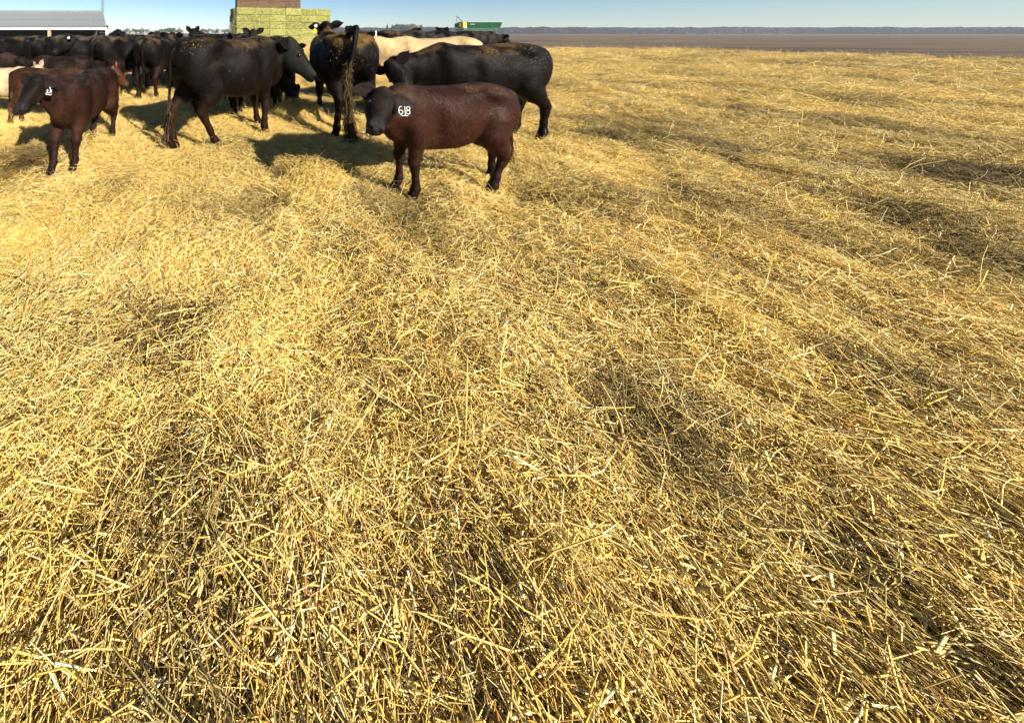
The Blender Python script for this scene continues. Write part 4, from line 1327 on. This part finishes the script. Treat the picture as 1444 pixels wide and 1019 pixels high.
def wdir(d, yaw):
    c, n = math.cos(R(yaw)), math.sin(R(yaw))
    return (d[0] * c + d[1] * n, -d[0] * n + d[1] * c, d[2])

def put(name, label, x, y, yaw, s, sp, poll=None, hdir=None, hup=None, **kw):
    if poll is not None: sp['poll'] = loc(poll, x, y, yaw, s)
    if hdir is not None: sp['head_dir'] = wdir(hdir, yaw)
    if hup is not None: sp['head_up'] = wdir(hup, yaw)
    return animal(name, label, {'calf': 'calf'}.get(name, 'cow'), x, y, yaw, s, sp, **kw)

M_TAGY = simple_mat('yellow_tag', (0.80, 0.58, 0.02), rough=0.4, var=0.08, bump=0)
M_TAGW = simple_mat('white_tag', (0.78, 0.78, 0.74), rough=0.4, var=0.08, bump=0)
M_TAGK = simple_mat('black_tag', (0.007, 0.006, 0.0055), rough=0.8, var=0.2, bump=0)
M_INK = simple_mat('white_marker', (0.92, 0.91, 0.88), rough=0.7, var=0.04, bump=0)

def tag_plate(w, h, t=0.003):
    """ear tag outline: neck at the top, plate below; front faces +Y negative"""
    o = [(-.16, 0), (.16, 0), (.18, -.28), (.46, -.40), (.5, -.95), (.44, -1), (-.44, -1), (-.5, -.95), (-.46, -.40), (-.18, -.28)]
    n = len(o)
    v = [(x * w, -t / 2, z * h) for x, z in o] + [(x * w, t / 2, z * h) for x, z in o]
    f = [tuple(range(n))[::-1], tuple(range(n, 2 * n))] + [(k, (k + 1) % n, n + (k + 1) % n, n + k) for k in range(n)]
    me = bpy.data.meshes.new('ear_tag'); me.from_pydata(v, [], f); me.update()
    return me

def stroke_mesh(strokes, r):
    m = MB()
    for st in strokes:
        for a, b in zip(st[:-1], st[1:]):
            m.tube((a[0], 0, a[1]), (b[0], 0, b[1]), r, n=6)
    return m

def circ(cx, cz, rx, rz, a0, a1, n=14):
    return [(cx + rx * math.cos(R(a0 + (a1 - a0) * k / n)), cz + rz * math.sin(R(a0 + (a1 - a0) * k / n))) for k in range(n + 1)]

def add_tag(root, pos, w, h, mat, normal, roll=0.0):
    """pos and normal in world space; the tag becomes a part of the animal"""
    t = link('ear_tag', tag_plate(w, h), mat, root)
    n = Vector(normal).normalized()
    z = Vector((0, 0, 1)); z = (z - n * z.dot(n)).normalized()
    yv = -n; xv = yv.cross(z)
    Mw = Matrix((xv, yv, z)).transposed().to_4x4() @ Matrix.Rotation(roll, 4, 'Y')
    Mw.translation = Vector(pos)
    Mr = Matrix.Translation(root.location) @ root.rotation_euler.to_matrix().to_4x4() @ Matrix.Scale(root.scale[0], 4)
    t.matrix_parent_inverse = Matrix.Identity(4)
    t.matrix_basis = Mr.inverted() @ Mw
    return t

def ear_world(root, info, sgn, k):
    b, d = info['ears'][sgn]
    p = b + d * info['ear_len'] * k
    Mr = Matrix.Translation(root.location) @ root.rotation_euler.to_matrix().to_4x4() @ Matrix.Scale(root.scale[0], 4)
    return Mr @ Vector(p)

# calf at left, walking towards the camera, head turned aside
rt, inf = put('calf', 'dark red-brown calf with a black face at left, facing the camera, sideways tag', -1.80, 3.70, -91, .72,
    dict(coat='darkred', calf=True, seed=3, head_size=.47, jaw=.85, h=.0135, dust=.15, mud=.1, legs=dict(fl=(.10, -.02, 0), fr=(.22, .03, 0), hl=(-.06, 0, 0), hr=(.06, 0, 0)), fat=1.04,
         ear_dir_l=(.05, .9, -.25), ear_dir_r=(-.10, 1.0, .05)),
    px(50, 112, 2.98), (-.055, -.22, -.25), (-.14, -.6, .55), fur=60000, bits=150, fur_len=.042)
p = ear_world(rt, inf, 1, .62)
tg = add_tag(rt, p + Vector((0.0, -.03, -.012)), .062, .092, M_TAGK, (.35, -1, .1), .12)
sk = stroke_mesh([[(-.020, -.080), (.018, -.086), (.020, -.074)], [(-.020, -.080), (-.022, -.066)],
                  circ(-.002, -.056, .013, .012, 100, 400), [(.010, -.048), (.004, -.016), (.000, -.020)], [(.018, -.064), (.020, -.040)], [(-.016, -.050), (-.018, -.036)]], .0019)
nb = sk.build('tag_number', M_INK, tg); nb.location = (0, -.003, 0)

# calf at right with the numbered tag
rt, inf = put('calf', 'red-brown calf with a black face at right, ear tag numbered 618', 1.82, 2.86, 183, .72,
    dict(coat='redcalf', calf=True, seed=5, head_size=.54, h=.0135, dust=.2, mud=.2, fat=1.06,
         legs=dict(fl=(.0, .02, 0), fr=(.05, .04, 0), hl=(.16, 0, 0), hr=(-.16, 0, 0)),
         ear_dir_l=(-.02, .95, -.02), ear_dir_r=(.02, 1.0, -.22), ear_in=(.022, .014, .012)),
    px(544, 121, 2.53), (-.175, -.265, -.21), (-.08, -.72, .55), fur=64000, bits=320, fur_len=.042)
p = ear_world(rt, inf, 1, .45)
tg = add_tag(rt, px(569, 143, p.y - .13), .100, .115, M_TAGK, (-.1, -1, .05), -.06)
sk = stroke_mesh([[(-.012, -.036)] + circ(-.018, -.058, .011, .024, 70, 180, 8) + [(-.028, -.066)] + circ(-.019, -.068, .0105, .0115, 170, 520, 14),
                  [(.003, -.034), (.002, -.092), (.016, -.093)],
                  circ(.020, -.048, .009, .011, -120, 250, 14) + [(.021, -.059)] + circ(.018, -.072, .0095, .012, 80, 440, 14),
                  [(-.022, -.083), (-.014, -.092), (.0, -.092)]], .0015)
nb = sk.build('tag_number', M_INK, tg); nb.location = (0, -.0035, .004); nb.scale = (1.38, 1.0, 1.18)

# big cow in the middle, walking away to the right
rt, inf = put('cow', 'big black cow with brown-tinged legs walking to the right in the centre', -.11, 4.20, 41, 1.01,
    dict(coat='blackbrown', head_col=(.0095, .0092, .0082), seed=1, head_size=.64, h=.016, dust=.45, mud=.35, udder=True, fat=1.03, dewlap=1.1,
         legs=dict(hr=(.26, -.01, 0), hl=(-.16, .0, 0), fl=(.18, 0, 0), fr=(-.04, 0, 0)),
         ear_dir=(-.30, 1.0, -.15), ear_in=(.006, .005, .005),
         tail=[(-.78, 0, 1.22), (-.85, .01, 1.19), (-.885, .02, 1.06), (-.885, .03, .82), (-.885, .05, .55), (-.89, .06, .40)], tail_r=[.036, .031, .024, .018, .014, .010],
         switch_len=.32, switch_w=.038, tail_dirt=.3),
    px(411, 54, 4.58), (.52, -.16, -.60), (.5, -.1, .8), fur=60000, bits=900, switch=320, fur_len=.026)

# cow with the long muddy tail
rt, inf = put('cow', 'black cow seen from behind with long straw-caked tail, dusted rump and yellow ear tag', 1.52, 4.97, 89, 1.05,
    dict(coat='black', seed=8, h=.017, udder=True, dust=1.0, dust_col=(.17, .095, .03), mud=.5, fat=1.16, tail=[(-.72, .10, 1.25), (-.80, .09, 1.33), (-.84, .02, 1.40), (-.90, .05, 1.31), (-.94, .09, 1.1), (-.95, .17, .80), (-.94, .15, .42), (-.92, .11, .12)],
         tail_r=[.042, .042, .038, .034, .030, .026, .020, .010], switch_len=.27, switch_w=.075, tail_dirt=.65,
         legs=dict(hl=(-.05, .04, 0), hr=(-.10, -.03, 0)), ear_dir_l=(-.1, .9, .05), ear_dir_r=(-.1, 1.0, .28)),
    px(459, 35, 5.98), (.10, .80, -.5), (0, .5, .85), fur=45000, bits=700, switch=1100, fur_len=.028,
    where=lambda V, N: .7 * (sstep(-.45, -.65, V[:, 0]) * sstep(.85, 1.1, V[:, 2])))
p = ear_world(rt, inf, 1, .5)
add_tag(rt, p + Vector((0, -.06, -.03)), .08, .08, M_TAGY, (0, -1, 0))
add_tag(rt, p + Vector((.04, -.05, .04)), .055, .055, M_TAGW, (0, -1, .2), .6)

# black cow at right eating, head low
put('cow', 'black cow at right standing side on behind the numbered calf, head lowered', 3.26, 4.35, 177, .955,
    dict(coat='black', seed=12, h=.017, dust=.55, dust_col=(.14, .085, .03), mud=.3, fat=1.06, ear_dir=(-.3, 1.0, -.05), legs=dict(fl=(.05, 0, 0), hl=(-.1, 0, 0))),
    px(547, 86, 4.28), (.17, -.22, -.44), (-.6, -.5, .2), fur=50000, bits=700, fur_len=.026,
    where=lambda V, N: .5 * sstep(.1, -.2, V[:, 0]) * sstep(.9, 1.1, V[:, 2]))

# tan cow behind it
put('cow', 'pale tan cow with dark ears standing side on behind the black cow at right', 3.52, 5.85, 180, .985,
    dict(coat='tan', seed=14, h=.02, dust=.3, mud=.25, dust_col=(.4, .3, .16), ear_dir=(-.45, .8, .25), dewlap=1.1), px(511, 49, 5.72), (-.42, -.1, -.6), (-.6, -.1, .5), fur=45000, fur_len=.035, switch=40)

# black cow half hidden between the big cow's head and the long tailed cow
put('cow', 'black cow mostly hidden behind the head of the big centre cow', .85, 7.5, 88, 1.0, dict(coat='black', seed=21, h=.022, dust=.5), px(415, 60, 8.3), (.1, .7, -.6), (0, .5, .8), fur=9000, switch=50)

put('calf', 'black calf seen from behind in the gap below the centre cow head', .78, 6.15, 84, .76, dict(coat='black', calf=True, seed=107, h=.02, dust=.1, poll=(1.0, 0, 1.15)), fur=9000, switch=40)
# calf beyond the belly of the big cow
put('calf', 'small black calf with brownish legs standing behind the belly of the big centre cow', -.30, 5.20, 40, .66, dict(coat='black', calf=True, seed=23, h=.019, dust=.1, poll=(1.12, 0, .72), head_dir=(.45, .1, -.85), legs=dict(fl=(.12, 0, 0), hr=(-.12, 0, 0))), fur=9000, switch=40)
put('calf', 'brown-legged calf seen under the neck of the big centre cow', .28, 5.42, 18, .64, dict(coat='chocolate', calf=True, seed=24, h=.019, dust=.1, poll=(1.12, 0, .72), head_dir=(.4, .1, -.85), legs=dict(fl=(-.1, 0, 0), fr=(.22, 0, 0))), fur=9000, switch=40)

# pair seen from behind, left of the big cow
put('cow', 'black cow square from behind with brown hind legs, left of the centre cow', -1.86, 7.25, 84, 1.0,
    dict(coat='blackbrown', seed=31, h=.02, dust=.9, dust_col=(.11, .085, .04), mud=.4, udder=True, legs=dict(hl=(-.05, .0, 0), hr=(.04, -.0, 0))), poll=None, fur=16000, bits=150, switch=80)
put('cow', 'black cow with a dusty olive back turned away, behind the dark red calf', -2.66, 7.45, 60, 1.0,
    dict(coat='black', seed=33, h=.02, dust=.9, dust_col=(.10, .08, .04), mud=.4), fur=16000, bits=150, switch=60)

# far left group
put('calf', 'rust-red calf with a black tail standing side on behind the dark red calf', -2.90, 4.86, 3, .655,
    dict(coat='rust', calf=True, seed=41, h=.015, dust=.2, legs=dict(hl=(-.12, 0, 0), hr=(-.18, 0, 0), fl=(.05, 0, 0)), ear_dir=(-.35, .9, .35), ear_in=(.28, .13, .08),
         tail=[(-.78, 0, 1.24), (-.87, .0, 1.20), (-.91, 0, 1.05), (-.91, 0, .75), (-.90, 0, .50)], switch_len=.2), px(163, 93, 4.98), (.24, .10, -.30), (.5, 0, .6), fur=26000, bits=150, switch=80)
put('calf', 'cream calf at the left edge behind the rust-red calf', -3.98, 5.30, 2, .64, dict(coat='cream', calf=True, seed=43, fat=1.1, h=.018, dust=.2, dust_col=(.4, .3, .16), ear_dir=(-.2, .55, .8), ear_in=(.42, .28, .2)), px(52, 94, 5.45), (.8, .1, -.45), (.2, 0, 1), fur=16000, switch=40)
put('calf', 'chocolate-brown yearling with a level back crossing behind the cream calf', -3.62, 6.45, 180, .715, dict(coat='chocolate', seed=45, h=.02, dust=.1, poll=(1.05, 0, 1.12), head_dir=(.6, 0, -.8)), fur=12000, switch=40)
put('calf', 'dark brown yearling cut by the left edge in front of the shed', -5.80, 7.35, 5, .73, dict(coat='chocolate', seed=47, h=.024, dust=.3, dust_col=(.12, .07, .04), poll=(1.0, 0, 1.2), head_dir=(.7, 0, -.7)), fur=7000, switch=30)
rt, inf = put('cow', 'black cow seen from behind with a sunlit rounded rump in front of the shed', -5.55, 9.15, 96, 1.0, dict(coat='black', seed=51, h=.024, dust=.8, dust_col=(.13, .12, .06), poll=(1.05, -.35, 1.2)), fur=8000, switch=40)
rt, inf = put('cow', 'greyish black cow side on with white ear tag, below the shed right end', -4.02, 8.05, 181, 1.0, dict(coat='black', seed=53, h=.022, dust=.8, mud=.5, dust_col=(.10, .08, .055)), px(97, 51, 7.75), (-.6, -.35, -.6), (-.4, -.2, .8), fur=9000, bits=60, switch=40)
p = ear_world(rt, inf, 1, .6)
add_tag(rt, p + Vector((0, -.05, .02)), .055, .06, M_TAGW, (.1, -1, 0), .3)

# heads and backs farther off
put('calf', 'dark calf standing between the legs of the rear-view cow and the three-quarter cow', -2.25, 8.9, 170, .70, dict(coat='chocolate', calf=True, seed=101, h=.026, dust=.1, poll=(1.0, 0, 1.15)), eyes=False, switch=20)
put('calf', 'black calf just left of the tail of the big centre cow, farther back', -1.15, 8.35, 20, .72, dict(coat='black', calf=True, seed=103, h=.026, dust=.1, poll=(1.0, 0, 1.15)), eyes=False, switch=20)
put('cow', 'black cow at far left behind the dark brown yearling, nearest the left edge', -6.6, 9.0, 172, .98, dict(coat='black', seed=105, h=.03, dust=.5), eyes=False, switch=20)
put('cow', 'black back filling the gap behind the two rear-view cows left of centre', -2.9, 10.2, 172, 1.0, dict(coat='black', seed=81, h=.028, dust=.6, dust_col=(.09, .07, .04)), eyes=False, switch=30)
put('cow', 'black cow side on behind the tail end of the big centre cow', -1.25, 9.2, 12, .99, dict(coat='black', seed=83, h=.028, dust=.5, dust_col=(.09, .07, .04)), eyes=False, switch=30)
put('cow', 'black cow hidden low between the rear-view cow and the big centre cow', -.95, 7.55, 70, .96, dict(coat='black', seed=85, h=.024, dust=.4, poll=(1.0, 0, 1.15)), fur=6000, switch=40)
put('cow', 'black cow behind the shoulder of the big centre cow, in front of the bales', .85, 11.2, 10, .99, dict(coat='black', seed=87, h=.028, dust=.4, poll=(1.1, 0, 1.2)), eyes=False, switch=30)
put('cow', 'black cow standing at the mouth of the shed, tail to the left', -7.3, 11.6, 4, .98, dict(coat='black', seed=89, h=.03, dust=.5), eyes=False, switch=30)
put('cow', 'black cow in the shade line right of the shed post, behind the greyish cow', -5.6, 12.0, 178, 1.0, dict(coat='black', seed=91, h=.03, dust=.6, dust_col=(.11, .09, .05)), eyes=False, switch=30)
put('calf', 'dark calf low between the chocolate yearling and the three-quarter black cow', -3.0, 6.9, 160, .66, dict(coat='chocolate', calf=True, seed=93, h=.026, dust=.1, poll=(1.0, 0, 1.15)), eyes=False, switch=20)
put('cow', 'tiny far black cow on the field edge, left of the high-headed cow', 8.2, 17.0, 175, 1.13, dict(coat='black', seed=95, h=.035, dust=.3, poll=(1.1, 0, 1.35)), eyes=False, switch=0)
put('cow', 'tiny far dark brown cow on the field edge, right of the high-headed cow', 10.2, 17.6, 10, 1.13, dict(coat='chocolate', seed=97, h=.035, dust=.3, poll=(1.1, 0, 1.5)), eyes=False, switch=0)
put('cow', 'tiny far black cow side on behind the cow in front of the green machine', 13.4, 18.6, 178, 1.13, dict(coat='black', seed=99, h=.035, dust=.3, poll=(1.1, 0, 1.3)), eyes=False, switch=0)
put('cow', 'black cow facing the camera with raised ears, above the centre cow rump', -1.56, 11.7, -90, 1.03, dict(coat='black', seed=61, h=.024, dust=.2, ear_dir=(-.45, .55, .85)), px(272, 40, 10.6), (0, -.6, -.7), (0, -.5, .9), fur=6000, switch=0)
put('cow', 'black cow facing the camera with low ears, in front of the green bale stack', .36, 9.5, -88, 1.03, dict(coat='black', seed=63, h=.024, dust=.35, ear_dir=(-.35, .85, .35)), px(357, 40, 8.4), (0, -.55, -.75), (0, -.5, .9), fur=6000, switch=0)
put('cow', 'black cow in profile far off beside the right end of the shed', -3.62, 11.6, 180, 1.04, dict(coat='black', seed=65, h=.028, dust=.2), px(166, 42, 11.5), (-.7, -.1, -.35), (-.2, 0, 1), eyes=False, switch=0)
put('cow', 'black cow with brownish rump behind the tan cow, nearest the white post', 4.75, 11.2, 120, 1.13, dict(coat='chocolate', seed=67, h=.028, dust=.5, poll=(1.0, 0, 1.5)), eyes=False, switch=30)
put('cow', 'long black back far behind the tan cow, left of two', 6.15, 12.3, 176, 1.13, dict(coat='black', seed=69, h=.028, dust=.3, poll=(1.15, 0, 1.25)), eyes=False, switch=30)
put('cow', 'black cow with head held high in profile far behind the tan cow', 7.75, 13.0, 178, 1.13, dict(coat='black', seed=71, h=.028, dust=.3), px(586, 40, 12.8), (-.8, 0, -.3), (-.1, 0, 1), eyes=False, switch=30)
put('cow', 'black cow with pricked ear far off just left of the green machine', 9.55, 14.2, 170, 1.13, dict(coat='black', seed=73, h=.028, dust=.3, ear_dir=(-.5, .5, .9)), px(623, 43, 14.0), (-.5, -.6, -.5), (-.2, -.3, 1), eyes=False, switch=30)
put('cow', 'black cow far off in front of the green machine', 11.1, 14.9, 6, 1.13, dict(coat='black', seed=75, h=.028, dust=.3, poll=(1.15, 0, 1.2)), eyes=False, switch=30)
put('cow', 'small far black cow left of the bale stack, nearer one', -1.45, 19.5, 165, 1.04, dict(coat='black', seed=77, h=.035, dust=.3, poll=(1.1, 0, 1.5)), eyes=False, switch=0)
put('cow', 'small far black cow close beside the left end of the bale stack', -.55, 23.0, 20, 1.04, dict(coat='black', seed=79, h=.035, dust=.3, poll=(1.1, 0, 1.45)), eyes=False, switch=0)

# ------------------------------------------------------------------ loose straw over the bedding
build_straw()
